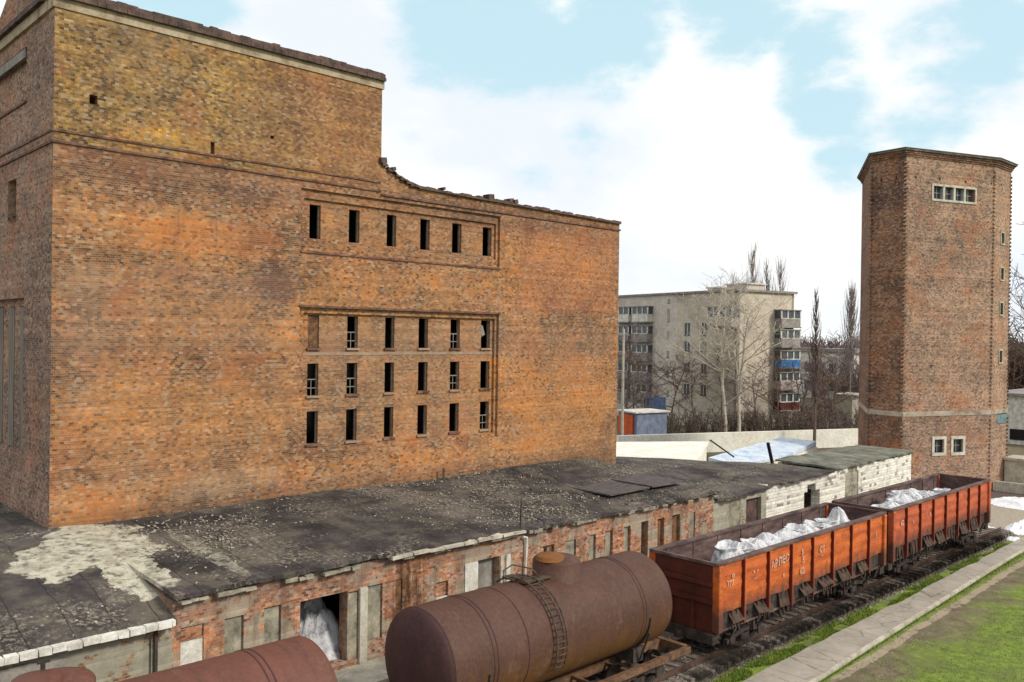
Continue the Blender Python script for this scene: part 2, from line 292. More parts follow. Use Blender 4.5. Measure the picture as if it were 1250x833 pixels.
M_GON2 = gondola_material("faded_red_wagon_paint", (.48, .105, .042), (.32, .068, .036), 2.55)
M_GEND = plain("shaded_red_end", (.105, .022, .014), (.055, .016, .012), 1.5, rough=.6)  # wagon-end red, darkened to paint in the shade on the end walls
M_RIB = plain("deep_red_rib", (.155, .02, .008), (.09, .013, .008), 2)
M_GIN = plain("rusted_interior", (.115, .073, .068), (.05, .034, .034), 1.1, third=(.19, .135, .12), stretch=(1, 1, 3))
M_GLET = plain("worn_white_lettering", (.68, .47, .38), (.42, .16, .08), 9, bump=0)
M_BAG = Mat("white_woven_bag", .8)
_c = M_BAG.ramp(M_BAG.noise(3.2, 6, .65), [(.34, (.22, .225, .25)), (.48, (.54, .55, .58)), (.66, (.74, .74, .73))]); M_BAG.bump(M_BAG.noise(6, 8, .75), .9, .08); M_BAG = M_BAG.color(_c)
M_SNOW = plain("bright_white_heap", (.86, .87, .88), (.74, .76, .8), 2, bump=.3)
M_GLASS = Mat("dark_glass", .15); M_GLASS.b.inputs['Specular IOR Level'].default_value = .5; M_GLASS = M_GLASS.color((.06, .075, .09))
M_PANEB = plain("blue_panel", (.05, .19, .42), (.03, .11, .28), 2, rough=.5)
M_BLD = plain("panel_block_brick", (.52, .45, .36), (.36, .31, .25), .35, third=(.57, .50, .39), det=9)
M_BLD2 = plain("panel_block_light", (.60, .54, .47), (.47, .41, .36), .35, det=9)
M_PINK = plain("balcony_panel", (.46, .38, .35), (.3, .24, .22), 2)
M_BALC = plain("balcony_grey", (.33, .30, .28), (.2, .18, .17), 2)
M_TEAL = plain('teal_grey_board', (.16, .25, .28), (.10, .14, .15), 2)
M_SLAB = plain('tower_roofing', (.15, .14, .125), (.07, .065, .06), 1.2, third=(.24, .23, .2))
M_NAVY = plain('faded_blue', (.07, .12, .22), (.04, .07, .14), 2)
M_REDP = plain("orange_red_paint", (.62, .11, .03), (.4, .08, .03), 1.5)
M_BLUEG = plain("blue_grey_paint", (.20, .24, .33), (.12, .14, .2), 1.5)
M_BIRCH = plain("pale_bark", (.58, .52, .43), (.33, .29, .23), 2)
M_BARK = plain("brown_bark", (.19, .125, .09), (.095, .065, .05), 2)
M_BARKG = plain("grey_brown_bark", (.18, .13, .105), (.09, .07, .06), 2)
M_TWIG = plain('grey_twigs', (.30, .25, .23), (.18, .15, .14), 2)
M_BARKP = plain("purple_brown_twigs", (.19, .135, .13), (.11, .08, .08), 1)
M_SLEEP = plain("sleeper_concrete", (.27, .235, .195), (.12, .10, .085), 4)
M_RAIL = plain("rail_steel", (.13, .08, .06), (.06, .04, .035), 5, rough=.5)
M_GRASSB = plain("grass_blades", (.17, .24, .03), (.09, .14, .02), .6, bump=0, third=(.25, .29, .06))
M_DRY = plain("dry_weeds", (.12, .09, .07), (.05, .04, .035), 3, bump=0)
M_CHIP = plain("pale_debris", (.42, .38, .30), (.14, .12, .10), 2, bump=0)

def ground_material():
    m = Mat("ground_cover", .95)
    x, y, z = m.sep(m.geo.outputs['Position'])
    n1 = m.noise(.35, 8, .65); n2 = m.noise(1.6, 8, .7, off=5)
    earth = m.ramp(n2, [(.3, (.085, .065, .045)), (.5, (.15, .115, .08)), (.7, (.24, .195, .14))])
    green = m.ramp(m.noise(3, 8, .75, off=3), [(.3, (.06, .095, .018)), (.52, (.15, .215, .03)), (.72, (.26, .32, .05))])
    # grass takes over away from the track, in an uneven front
    e = m.math('ADD', m.math('MULTIPLY', m.math('SUBTRACT', 13.2, y), .45), m.math('MULTIPLY', m.math('SUBTRACT', n1, .5), 2.4))
    e = m.math('ADD', e, m.math('MULTIPLY', m.math('SUBTRACT', n2, .5), 1.3), clamp=True)
    c = m.mix(m.ramp(e, [(.15, 0), (.8, .95)]), earth, green)
    c = m.mix(m.ramp(m.noise(1.1, 9, .78, off=44), [(.46, 0), (.58, .6)]), c, (.115, .125, .045))
    # strip between ballast and path
    s1 = m.math('MULTIPLY', m.math('LESS_THAN', m.math('ABSOLUTE', m.math('SUBTRACT', y, 15.45)), .55), m.ramp(n2, [(.38, .2), (.5, 1)]))
    c = m.mix(m.math('MULTIPLY', s1, m.math('LESS_THAN', x, 55.5)), c, green)
    # pale trodden line beside the path
    yl = m.math('SUBTRACT', y, m.math('ADD', m.math('MULTIPLY', x, .028), 12.35)); yl = m.math('ADD', yl, m.math('MULTIPLY', m.math('SUBTRACT', n1, .5), .5))
    c = m.mix(m.math('MULTIPLY', m.math('MULTIPLY', m.math('LESS_THAN', m.math('ABSOLUTE', yl), m.math('MULTIPLY', n2, .36)), m.ramp(n2, [(.36, .2), (.5, 1)])), .85), c, (.34, .28, .2))
    s2 = m.math('MULTIPLY', m.math('LESS_THAN', m.math('ABSOLUTE', m.math('SUBTRACT', yl, .42)), .28), .7)
    c = m.mix(s2, c, green)
    # gravel apron by the tower
    g1 = m.math('MULTIPLY', m.math('GREATER_THAN', x, m.math('ADD', 54., m.math('MULTIPLY', n2, 3))), m.math('LESS_THAN', x, 66.5)); g1 = m.math('MULTIPLY', g1, m.math('GREATER_THAN', y, m.math('ADD', 15.2, n1)))
    c = m.mix(g1, c, m.ramp(m.noise(4, 6), [(.3, (.26, .22, .17)), (.7, (.40, .35, .28))]))
    g2 = m.math('MULTIPLY', m.math('GREATER_THAN', x, 66.5), m.math('LESS_THAN', x, 72.8))
    c = m.mix(g2, c, (.11, .08, .07))
    far = m.math('MULTIPLY', m.math('GREATER_THAN', y, 40.), 1.0)
    c = m.mix(m.math('MULTIPLY', far, .75), c, m.ramp(m.noise(.12, 6), [(.4, (.09, .065, .05)), (.6, (.12, .13, .05))]))
    m.bump(n2, .6, .08)
    return m.color(c)
M_GROUND = ground_material()
def path_material():
    m = Mat("path_concrete", .9)
    x, y, z = m.sep(m.geo.outputs['Position'])
    c = m.ramp(m.noise(.7, 8, .7), [(.3, (.27, .24, .20)), (.6, (.38, .345, .29)), (.8, (.44, .41, .35))])
    c = m.mix(m.math('MULTIPLY', m.ramp(m.noise(5, 8, .8, off=3), [(.5, 0), (.7, 1)]), .4), c, (.17, .15, .12))
    vo = m.n('ShaderNodeTexVoronoi'); vo.feature = 'DISTANCE_TO_EDGE'; vo.inputs['Scale'].default_value = .55; m.l(m.tc.outputs['Object'], vo.inputs[0])
    c = m.mix(m.math('MULTIPLY', m.math('LESS_THAN', m.math('ADD', vo.outputs[0], m.math('MULTIPLY', m.math('SUBTRACT', m.noise(3, 5), .5), .05)), .008), .6), c, (.09, .08, .06))
    c = m.mix(m.math('MULTIPLY', m.ramp(m.noise(.5, 9, .75, off=12), [(.5, 0), (.68, 1)]), .5), c, (.16, .135, .09))
    j = m.math('LESS_THAN', m.math('FRACT', m.math('DIVIDE', x, 1.5)), .02)
    c = m.mix(m.math('MULTIPLY', j, .7), c, (.12, .11, .09)); m.bump(m.noise(8, 6), .3, .02)
    return m.color(c)
M_PATH = path_material()
M_BALL = plain("ballast_stone", (.15, .115, .095), (.055, .042, .038), 6, third=(.26, .22, .19), bump=.9)
M_STONE = plain("loose_stone", (.25, .21, .175), (.09, .07, .06), 3, third=(.42, .37, .31))

# ------------------------------------------------------------------ mesh helpers
class MB:
    def __init__(s): s.v = []; s.f = []; s.mi = []; s.sm = []; s.cur = 0; s.smooth = False
    def face(s, idx): s.f.append(tuple(idx)); s.mi.append(s.cur); s.sm.append(s.smooth)
    def quad(s, a, b, c, e):
        n = len(s.v); s.v += [tuple(a), tuple(b), tuple(c), tuple(e)]; s.face((n, n+1, n+2, n+3))
    def poly(s, pts): n = len(s.v); s.v += [tuple(p) for p in pts]; s.face(range(n, n+len(pts)))
    def box(s, x0, x1, y0, y1, z0, z1, jit=0.):
        n = len(s.v); j = lambda: random.uniform(-jit, jit) if jit else 0
        for (x, y, z) in ((x0, y0, z0), (x1, y0, z0), (x1, y1, z0), (x0, y1, z0), (x0, y0, z1), (x1, y0, z1), (x1, y1, z1), (x0, y1, z1)): s.v.append((x+j(), y+j(), z+j()))
        for q in ((3, 2, 1, 0), (4, 5, 6, 7), (0, 1, 5, 4), (1, 2, 6, 5), (2, 3, 7, 6), (3, 0, 4, 7)): s.face([n+k for k in q])
        return s
    def obox(s, c, ax, ay, az):
        """box centred at c with half-axis vectors"""
        c = Vector(c); ax = Vector(ax); ay = Vector(ay); az = Vector(az); n = len(s.v)
        for sz in (-1, 1):
            for (sx, sy) in ((-1, -1), (1, -1), (1, 1), (-1, 1)): s.v.append(tuple(c+ax*sx+ay*sy+az*sz))
        for q in ((3, 2, 1, 0), (4, 5, 6, 7), (0, 1, 5, 4), (1, 2, 6, 5), (2, 3, 7, 6), (3, 0, 4, 7)): s.face([n+k for k in q])
        return s
    def bar(s, a, b, w_, h_=None):
        a = Vector(a); b = Vector(b); t = (b-a); l_ = t.length; t.normalize()
        up = Vector((0, 0, 1)) if abs(t.z) < .95 else Vector((1, 0, 0))
        n = t.cross(up).normalized(); u_ = n.cross(t)
        return s.obox((a+b)/2, t*l_/2, n*w_/2, u_*(h_ or w_)/2)
    def prism(s, pts, z0, z1, top=None):
        n = len(s.v); k = len(pts); top = top or pts
        for p in pts: s.v.append((p[0], p[1], z0))
        for p in top: s.v.append((p[0], p[1], z1 if len(p) < 3 else p[2]))
        for i in range(k): s.face((n+i, n+(i+1) % k, n+k+(i+1) % k, n+k+i))
        s.face([n+i for i in reversed(range(k))]); s.face([n+k+i for i in range(k)])
        return s
    def tube(s, path, rad, n=6, cap=True):
        rings = []; P = [Vector(p) for p in path]
        if isinstance(rad, (int, float)): rad = [rad]*len(P)
        for i, p in enumerate(P):
            t = (P[min(i+1, len(P)-1)]-P[max(i-1, 0)]).normalized()
            up = Vector((0, 0, 1)) if abs(t.z) < .9 else Vector((1, 0, 0))
            a = t.cross(up).normalized(); b = a.cross(t); base = len(s.v)
            for k in range(n):
                an = 2*math.pi*k/n; s.v.append(tuple(p + (a*math.cos(an)+b*math.sin(an))*rad[i]))
            rings.append(base)
        for i in range(len(rings)-1):
            for k in range(n): s.face((rings[i]+k, rings[i]+(k+1) % n, rings[i+1]+(k+1) % n, rings[i+1]+k))
        if cap: s.face([rings[0]+k for k in reversed(range(n))]); s.face([rings[-1]+k for k in range(n)])
        return s
    def lathe(s, prof, origin, axis='x', n=48):
        """prof = [(distance along axis, radius)]"""
        o = Vector(origin); rings = []
        for (t, r_) in prof:
            b = len(s.v); rings.append(b)
            for k in range(n):
                a = 2*math.pi*k/n; c, q = math.cos(a)*r_, math.sin(a)*r_
                s.v.append(tuple(o+(Vector((t, c, q)) if axis == 'x' else Vector((c, q, t)) if axis == 'z' else Vector((c, t, q)))))
        for i in range(len(rings)-1):
            for k in range(n):
                q = (rings[i]+k, rings[i]+(k+1) % n, rings[i+1]+(k+1) % n, rings[i+1]+k)
                s.face(q if axis != 'x' else q[::-1])
        s.face([rings[0]+k for k in range(n)]); s.face([rings[-1]+k for k in range(n)])
        return s
    def build(s, name, mats, parent=None, bevel=0.):
        me = bpy.data.meshes.new(name)
        base = Vector((0, 0, 0)) if parent is None else ORG[parent.name]
        me.from_pydata([(x-base.x, y-base.y, z-base.z) for x, y, z in s.v], [], s.f)
        if not isinstance(mats, (list, tuple)): mats = [mats]
        for m in mats: me.materials.append(m)
        me.polygons.foreach_set('material_index', s.mi); me.polygons.foreach_set('use_smooth', s.sm)
        uv = me.uv_layers.new(name='UVMap')
        me.update()
        for p in me.polygons:
            nn = p.normal
            if abs(nn.z) > .8: tx, ty = Vector((1, 0, 0)), Vector((0, 1, 0))
            else:
                tx = Vector((-nn.y, nn.x, 0)); tx = tx.normalized() if tx.length > 1e-6 else Vector((1, 0, 0)); ty = Vector((0, 0, 1))
            for li in p.loop_indices:
                c = Vector(s.v[me.loops[li].vertex_index]); uv.data[li].uv = (c.dot(tx), c.dot(ty))
        o = bpy.data.objects.new(name, me); COL.objects.link(o)
        if parent is not None: o.parent = parent; ORG[o.name] = base
        else: ORG[o.name] = Vector((0, 0, 0))
        if bevel:
            b = o.modifiers.new('bevel', 'BEVEL'); b.width = bevel; b.segments = 2; b.limit_method = 'ANGLE'
        return o
ORG = {}
def tag(o, label, cat, group=None):
    o['label'] = label; o['category'] = cat
    if group: o['group'] = group
    return o
def kind(o, k): o['kind'] = k; return o
def thing(name, label, cat, loc, group=None):
    o = bpy.data.objects.new(name, None); COL.objects.link(o); o.location = loc; ORG[o.name] = Vector(loc); o.empty_display_size = .3
    return tag(o, label, cat, group)
def copy_tree(o, loc=None, rz=0., label=None, parent=None, sc=None):
    c = o.copy(); COL.objects.link(c)
    if parent is not None: c.parent = parent
    if loc is not None: c.location = loc; c.rotation_euler = (0, 0, rz)
    if sc: c.scale = sc
    if label: c['label'] = label
    for ch in list(o.children): copy_tree(ch, parent=c)
    return c

def cellwall(mb, p0, p1, z0, z1, thick, rects, front=0., mat=0, hole_mat=None):
    """wall from p0 to p1 (outside on the right hand), rects = (s0, s1, z0, z1, depth or None for an opening)"""
    p0 = Vector((*p0, 0)); p1 = Vector((*p1, 0)); t = (p1-p0); Ln = t.length; t.normalize(); n = Vector((t.y, -t.x, 0))
    S = sorted({0., Ln} | {min(max(a, 0.), Ln) for r_ in rects for a in r_[:2]}); Z = sorted({z0, z1} | {min(max(a, z0), z1) for r_ in rects for a in r_[2:4]})
    # long spans are cut so that the shading stays fine
    D = {}
    for i in range(len(S)-1):
        for j in range(len(Z)-1):
            cs, cz = (S[i]+S[i+1])/2, (Z[j]+Z[j+1])/2; dep = front
            for r_ in rects:
                if r_[0] < cs < r_[1] and r_[2] < cz < r_[3]: dep = r_[4]
            D[i, j] = dep
    pt = lambda s_, z_, dp: p0 + t*s_ - n*dp + Vector((0, 0, z_))
    mb.cur = mat
    for (i, j), dp in D.items():
        a, b, c, e = S[i], S[i+1], Z[j], Z[j+1]
        if dp is not None:
            mb.quad(pt(a, c, dp), pt(b, c, dp), pt(b, e, dp), pt(a, e, dp))
            mb.quad(pt(b, c, thick), pt(a, c, thick), pt(a, e, thick), pt(b, e, thick))
        me_ = thick if dp is None else dp
        for (di, dj, q0, q1) in ((1, 0, (b, c), (b, e)), (0, 1, (b, e), (a, e)), (-1, 0, (a, e), (a, c)), (0, -1, (a, c), (b, c))):
            o_ = D.get((i+di, j+dj), 'edge')
            if o_ == 'edge':
                if dp is not None: mb.quad(pt(*q0, dp), pt(*q0, thick), pt(*q1, thick), pt(*q1, dp))
            else:
                oo = thick if o_ is None else o_
                if oo > me_ + 1e-6: mb.quad(pt(*q0, me_), pt(*q0, oo), pt(*q1, oo), pt(*q1, me_))
    mb.cur = 0

# ------------------------------------------------------------------ ground, path, track bed
m = MB(); m.poly([(-300, -400, 0), (1500, -400, 0), (1500, 1500, 0), (-300, 1500, 0)]); kind(m.build("ground", M_GROUND), 'structure')
m = MB()
pts = []
for i in range(61):
    x = 10+i*1.0; yl = 15.02+ .0122*(x-22) + random.uniform(-.04, .04); yr = 13.50+.040*(x-25.5) - max(0, (x-48))*.02
    if i in (28, 29, 30, 38): yl -= .12
    pts.append((x, yl, yr))
for a, b in zip(pts, pts[1:]):
    m.box(a[0], b[0], a[2], a[2]+.001, -.05, .08) if 0 else None
    m.quad((a[0], a[2], .09), (b[0], b[2], .09), (b[0], b[1], .09), (a[0], a[1], .09))
    m.quad((a[0], a[2], 0), (b[0], b[2], 0), (b[0], b[2], .09), (a[0], a[2], .09)); m.quad((b[0], b[1], 0), (a[0], a[1], 0), (a[0], a[1], .09), (b[0], b[1], .09))
kind(m.build("path", M_PATH), 'structure')
m = MB()
for a, b in zip(pts[::2], pts[2::2]):
    m.prism([(a[0]+.01, a[2]-.13), (b[0]-.01, b[2]-.13), (b[0]-.01, b[2]-.004), (a[0]+.01, a[2]-.004)], -.02, .13+random.uniform(-.012, .012))
kind(m.build("kerb", M_CONC), 'structure')
m = MB(); m.prism([(-5, 15.95), (57, 15.95), (57, 20.0), (-5, 20.0)], -.02, .205, [(-5, 16.35), (57, 16.35), (57, 19.6), (-5, 19.6)])
kind(m.build("ballast_bed", M_BALL), 'structure')
def stone(mb, x, y, z, s_):
    n = len(mb.v); a = random.uniform(0, 6.3)
    P = []
    for k in range(5):
        an = a+k*1.257; rr_ = s_*random.uniform(.7, 1.2); P.append((x+rr_*math.cos(an), y+rr_*math.sin(an), z-.01+random.uniform(0, s_*.3)))
    mb.v += P; mb.v.append((x+random.uniform(-.3, .3)*s_, y+random.uniform(-.3, .3)*s_, z+s_*random.uniform(.5, .9)))
    for k in range(5): mb.face((n+k, n+(k+1) % 5, n+5))
m = MB()
for i in range(15000):
    x = 10+47*random.random()**1.15; y = random.choice((random.uniform(15.75, 16.75), random.uniform(15.9, 19.8)))
    z = .2 if y > 16.35 else max(0, (y-15.95)*.5)
    stone(m, x, y, z, random.uniform(.025, .075))
for i in range(500):
    x = 27+30*random.random(); stone(m, x, random.choice((random.gauss(12.7+.03*x, .35), random.gauss(13.0, .9))), 0, random.uniform(.015, .05))
kind(m.build("gravel", M_STONE), 'stuff')

# railway track
tr = thing("railway_track", "railway track on dark ballast running under the train of wagons", "railway track", (10, 17.43, 0))
for sy in (-.76, .76):
    m = MB(); y = 17.43+sy
    m.box(-4, 56.5, y-.065, y+.065, .25, .27); m.box(-4, 56.5, y-.012, y+.012, .27, .37); m.box(-4, 56.5, y-.035, y+.035, .37, .42); m.build("rail", M_RAIL, tr)
m = MB(); m.box(-.11, .11, -1.42, 1.3, 0, .25); sl0 = m.build("sleeper", M_SLEEP, None, .02); sl0.parent = tr
for i in range(84):
    o = sl0 if i == 0 else sl0.copy()
    if i: COL.objects.link(o); o.parent = tr
    o.location = (11.5+i*.54-10+random.uniform(-.02, .02), random.uniform(-.04, .04), random.uniform(-.01, .01)); o.rotation_euler = (0, 0, random.uniform(-.02, .02))

# ------------------------------------------------------------------ main brick building
bl = thing("brick_building", "huge abandoned brick industrial building with stepped roofline and rows of slit windows", "building", (8.5, 29.5, 0))
X0, X1, Y0, Y1 = 8.5, 36.4, 29.5, 48.
COLX = [(17.72, 18.22), (19.52, 20.03), (21.38, 21.86), (23.14, 23.66), (24.93, 25.48), (26.76, 27.32)]
ROWZ = [(10.72, 12.0), (8.86, 10.12), (6.97, 8.25)]
rects = [(17.22-X0, 27.65-X0, 6.62, 12.28, .12), (17.45-X0, 27.5-X0, 6.8, 12.08, .24), (17.22-X0, 27.65-X0, 14.5, 16.85, .12), (17.42-X0, 27.5-X0, 14.85, 16.5, .22)]
for (a, b) in COLX:
    for (c, e) in ROWZ: rects.append((a-X0, b-X0, c, e, None))
    rects.append((a-X0, b-X0, 14.98, 16.3, None))
m = MB()
cellwall(m, (X0, Y0), (X1, Y0), 0, 17.12, .5, rects)
m.build("wall", M_LONG, bl)
m = MB()                                        # parapet zone of the low half, ragged top
x = 20.9
def topz(x):
    if x < 22.6: return 17.55+.75*max(0, (22.6-x)/1.7)**1.3
    return 17.52 - .012*(x-22.6)
xs = [20.9]
while xs[-1] < X1-.3: xs.append(xs[-1]+random.uniform(.22, .5))
xs[-1] = X1
for a, b in zip(xs, xs[1:]):
    m.prism([(a, Y0), (b, Y0), (b, Y0+.5), (a, Y0+.5)], 17.12, 17.3, [(a, Y0, topz(a)), (b, Y0, topz(b)), (b, Y0+.5, topz(b)), (a, Y0+.5, topz(a))])
m.build("parapet", M_LONG, bl)
m = MB()
for a, b in zip(xs, xs[1:]):
    h = random.uniform(.06, .17); z = (topz(a)+topz(b))/2
    m.prism([(a, Y0-.13), (b, Y0-.13), (b, Y0+.6), (a, Y0+.6)], z, z+h, [(a, Y0-.13, topz(a)+h), (b, Y0-.13, topz(b)+h*.9), (b, Y0+.6, topz(b)+h), (a, Y0+.6, topz(a)+h)])
for (x, s_) in ((27.0, .22), (28.3, .18), (28.6, .16), (20.98, .18), (21.5, .12), (24.2, .1)): m.obox((x, Y0+.1, topz(x)+.2), (s_, .05, .03), (0, .2, 0), (-.02, 0, s_*.6))
m.build("coping", M_COPE, bl)
m = MB(); cellwall(m, (X0, Y0), (20.9, Y0), 17.12, 21.36, .5, [(9.55-X0, 9.8-X0, 18.55, 18.85, None), (13.6-X0, 13.75-X0, 17.5, 18.0, .2), (15.9-X0, 16.05-X0, 18.5, 18.62, .2)]); m.build("upper_wall", M_UP, bl)
m = MB(); m.box(20.4, 20.9, Y0+.5, Y1, 17.3, 21.32); m.box(X1-.5, X1, Y0+.5, Y1, 0, 17.5); m.box(X0, X1, Y1, Y1+.5, 0, 17.12); m.build("rear_wall", M_END, bl)
m = MB(); m.box(X0-.06, 20.98, Y0-.05, Y0+.5, 21.36, 21.66); m.build("cornice", M_CORN, bl)
m = MB(); x = X0-.06
while x < 20.95:
    b = min(x+random.uniform(.25, .6), 20.98); m.box(x, b-.015, Y0-.2, Y0+.6, 21.66, 21.80+random.uniform(-.02, .06)); m.box(x, b-.005, Y0-.12, Y0+.6, 21.81, 21.95+random.uniform(0, .07)); x = b
m.build("coping", M_COPE, bl)
m = MB()                                         # string courses that run round the corner
for (z0, z1, pr_) in ((17.14, 17.22, .06), (17.50, 17.57, .05)):
    m.box(X0-.002, 20.88, Y0-pr_, Y0-.001, z0, z1); m.box(X0-pr_, X0-.001, Y0-pr_, 44, z0+.002, z1-.002)
m.box(20.9, X1+.04, Y0-.07, Y0-.001, 17.0, 17.08); m.box(17.2, 27.7, Y0-.05, Y0-.001, 12.3, 12.38); m.box(17.2, 27.7, Y0-.05, Y0-.001, 14.38, 14.45)
m.build("string_course", M_TILE, bl)
m = MB()                                         # end wall
rects = [(44-Y1+16.5-(-0), 0, 0, 0, 0)]
E0 = 44.
q = lambda ya, yb: (E0-yb, E0-ya)
rects = []
rects.append((*q(32.45, 38.5), 6.85, 12.35, .22)); rects.append((*q(32.45, 38.5), 19.0, 20.8, .2))
for ya in (32.9, 34.35, 35.8, 37.2): rects.append((*q(ya, ya+.75), 7.1, 12.1, .35))
rects.append((*q(33.5, 34.5), 15.0, 16.5, None)); rects.append((*q(36.8, 37.8), 15.0, 16.5, None))
cellwall(m, (X0-.003, E0), (X0-.003, Y0+.004), 0, 21.32, .5, rects); m.build("end_wall", M_END, bl)
m = MB()
for ya in (32.9, 34.35, 35.8, 37.2):
    m.box(X0+.2, X0+.348, ya+.03, ya+.72, 7.13, 12.07)
m.build("boarded_window", M_BOARDG, bl)
m = MB(); m.box(X0-.03, X0-.004, 32.5, 38.6, 20.45, 20.75); m.build("lintel", M_CONCD, bl)
m = MB(); m.box(X0-.06, X0-.004, 32.4, 38.7, 18.9, 18.98); m.build("sill", M_TILE, bl)
m = MB(); m.box(X0+.22, X0+.3, 33.52, 34.2, 15.02, 16.48); m.build("shutter", M_CONC, bl)
m = MB(); m.box(X0-.10, X0+.5, Y0+.51, 44, 21.325, 21.655); m.build("cornice", M_CORN, bl)
m = MB(); m.box(X0-.24, X0+.6, Y0+.6, 44, 21.66, 21.8); m.box(X0-.1, X0+.6, Y0+.6, 44, 21.95, 22.02); m.build("coping", M_COPE, bl)
m = MB(); m.prism([(X0, 30.2), (X0+.5, 30.2), (X0+.5, 44), (X0, 44)], 21.8, 21.95); 
n0 = len(m.v); prof = [(30.2, 22.02), (44, 22.02), (44, 22.3), (36.1, 22.5), (34.8, 23.15), (33.0, 24.3), (30.2, 24.3)]
for xx in (X0, X0+.5):
    for (yy, zz) in prof: m.v.append((xx, yy, zz))
k = len(prof); m.face([n0+i for i in reversed(range(k))]); m.face([n0+k+i for i in range(k)])
for i in range(k): m.face((n0+i, n0+(i+1) % k, n0+k+(i+1) % k, n0+k+i))
m.build("gable_parapet", M_END, bl)
m = MB(); m.box(X0+.5, X1-.5, Y0+.5, Y1, 17.2, 17.3); m.box(X0+.5, 20.4, Y0+.5, Y1, 21.4, 21.5); m.build("roof", M_ROOF2, bl)
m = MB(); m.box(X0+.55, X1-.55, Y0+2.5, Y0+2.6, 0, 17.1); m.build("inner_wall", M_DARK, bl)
for ci, (a, b) in enumerate(COLX):
    for ri, (c, e) in enumerate(ROWZ+[(14.98, 16.3)]):
        m = MB(); y = Y0+.36
        m.box(a, a+.035, y, y+.04, c, e); m.box(b-.035, b, y, y+.04, c, e)
        if (ri, ci) in ((0, 1), (1, 0), (1, 1), (1, 4), (0, 4), (2, 5)):
            m.box(a+.035, b-.035, y+.005, y+.03, (c+e)/2-.02, (c+e)/2+.02); m.box(a+.035, b-.035, y+.005, y+.03, c+.28, c+.31); m.box((a+b)/2-.012, (a+b)/2+.012, y+.008, y+.026, c, (c+e)/2-.02)
        if (ri, ci) in ((0, 5),): m.obox((a+.18, y+.012, c+.3+.1*ci), (.10, 0, .05), (0, .006, 0), (-.08, 0, .22))
        wi = m.build("window", M_CONCD, bl)
        if ri < 3:
            m = MB(); m.box(a-.06, b+.06, Y0+.15, Y0+.34, c-.08, c-.002); m.build("sill", M_BANDM if (ri+ci) % 2 else M_TILE, wi)
m = MB(); m.box(17.74, 18.2, Y0+.3, Y0+.34, 10.73, 11.98); m.build("board", M_INFBROWN, bl)
m = MB(); m.box(17.46, 27.49, Y0+.225, Y0+.237, 10.44, 10.55); m.build("mortar_band", M_BANDM, bl)

# ------------------------------------------------------------------ annex along the track
ax = thing("brick_annex", "long low decayed brick annex with flat bitumen roof and bricked up openings", "annex", (0, 22, 0))
YF = 22.
def front(x0, x1, z1, rects, mat, name="wall"):
    m = MB(); cellwall(m, (x0, YF), (x1, YF), 0, z1, .45, [(a-x0, b-x0, c, e, dp) for a, b, c, e, dp in rects], mat=0); return m.build(name, mat, ax)
front(-6, 9.28, 3.75, [(-3, 6.15, 1.3, 3.45, None), (8.55, 8.75, 1.6, 3.6, .08)], M_ANXL)
op = [(9.5, 10.12, 3.27, 3.62, .12), (9.5, 10.12, 2.3, 3.26, .10), (10.7, 11.25, 1.6, 3.6, .12), (11.85, 12.38, 1.6, 3.65, .12), (12.98, 14.58, 1.5, 3.6, None), (14.62, 14.95, 1.5, 3.55, .15), (15.28, 15.85, 1.9, 3.6, .14),
      (16.35, 16.62, 2.0, 3.6, .12), (18.0, 18.5, 1.6, 3.2, .1), (19.8, 20.8, 1.5, 3.62, .35), (22.55, 23.0, 2.4, 3.3, .15), (23.3, 23.6, 2.6, 3.6, .3), (24.2, 24.82, 2.2, 3.6, .14), (25.6, 25.98, 2.2, 3.62, .14), (26.55, 27.02, 2.2, 3.63, .14),
      (27.72, 28.16, 2.2, 3.63, .16), (28.86, 29.32, 2.2, 3.68, None), (29.98, 30.46, 2.2, 3.65, .22), (31.03, 31.6, 2.2, 3.66, .2), (32.35, 32.75, 2.2, 3.6, .1)]
front(9.28, 34.2, 4.36, op, M_ANX)
def infill(x0, x1, z0, z1, mt, dep=.09, name="infill_panel"):
    m = MB(); m.box(x0+.01, x1-.01, YF+dep, YF+dep+.05, z0+.01, z1-.01); return m.build(name, mt, ax)
infill(9.5, 10.12, 2.3, 3.26, M_WPAINT, .04); infill(9.5, 10.12, 3.27, 3.62, M_INFILLB, .06); infill(10.7, 11.25, 1.6, 3.6, M_INFILL); infill(11.85, 12.38, 1.6, 3.65, M_INFILL)
infill(15.28, 15.85, 1.9, 3.6, M_INFILL, .08); infill(16.35, 16.62, 2., 3.6, M_INFBROWN, .06); infill(18, 18.5, 2.3, 2.7, M_WPAINT, .03); infill(19.8, 20.8, 1.5, 3.62, M_CONCD, .28, "door")
infill(24.2, 24.82, 2.2, 3.6, M_INFILL, .08); infill(25.6, 25.98, 2.2, 3.62, M_INFILL, .1); infill(26.55, 27.02, 2.2, 3.63, M_INFILL, .11); infill(27.72, 28.16, 2.2, 3.63, M_INFILL, .12)
infill(23.3, 23.6, 2.6, 3.6, M_INFBROWN, .1); infill(29.98, 30.46, 2.2, 3.65, M_INFBROWN, .16); infill(31.03, 31.6, 2.2, 3.66, M_INFBROWN, .14); infill(32.35, 32.75, 2.2, 3.6, M_INFILL, .06); infill(28.95, 29.3, 2.2, 3.5, M_INFBROWN, .3)
m = MB(); m.box(14.97, 15.24, YF-.1, YF+.0, 1.3, 3.62); m.build("pilaster", M_CONC, ax)
m = MB(); m.box(19.2, 19.78, YF-.04, YF, 1.6, 3.6); m.build("pilaster", M_WPAINT, ax); m = MB(); m.box(21.12, 21.32, YF-.04, YF, 1.6, 3.6); m.build("pilaster", M_WPAINT, ax)
m = MB(); m.box(20.83, 20.98, YF-.05, YF-.0, 1.3, 3.62); m.build("door_frame", M_CONC, ax)
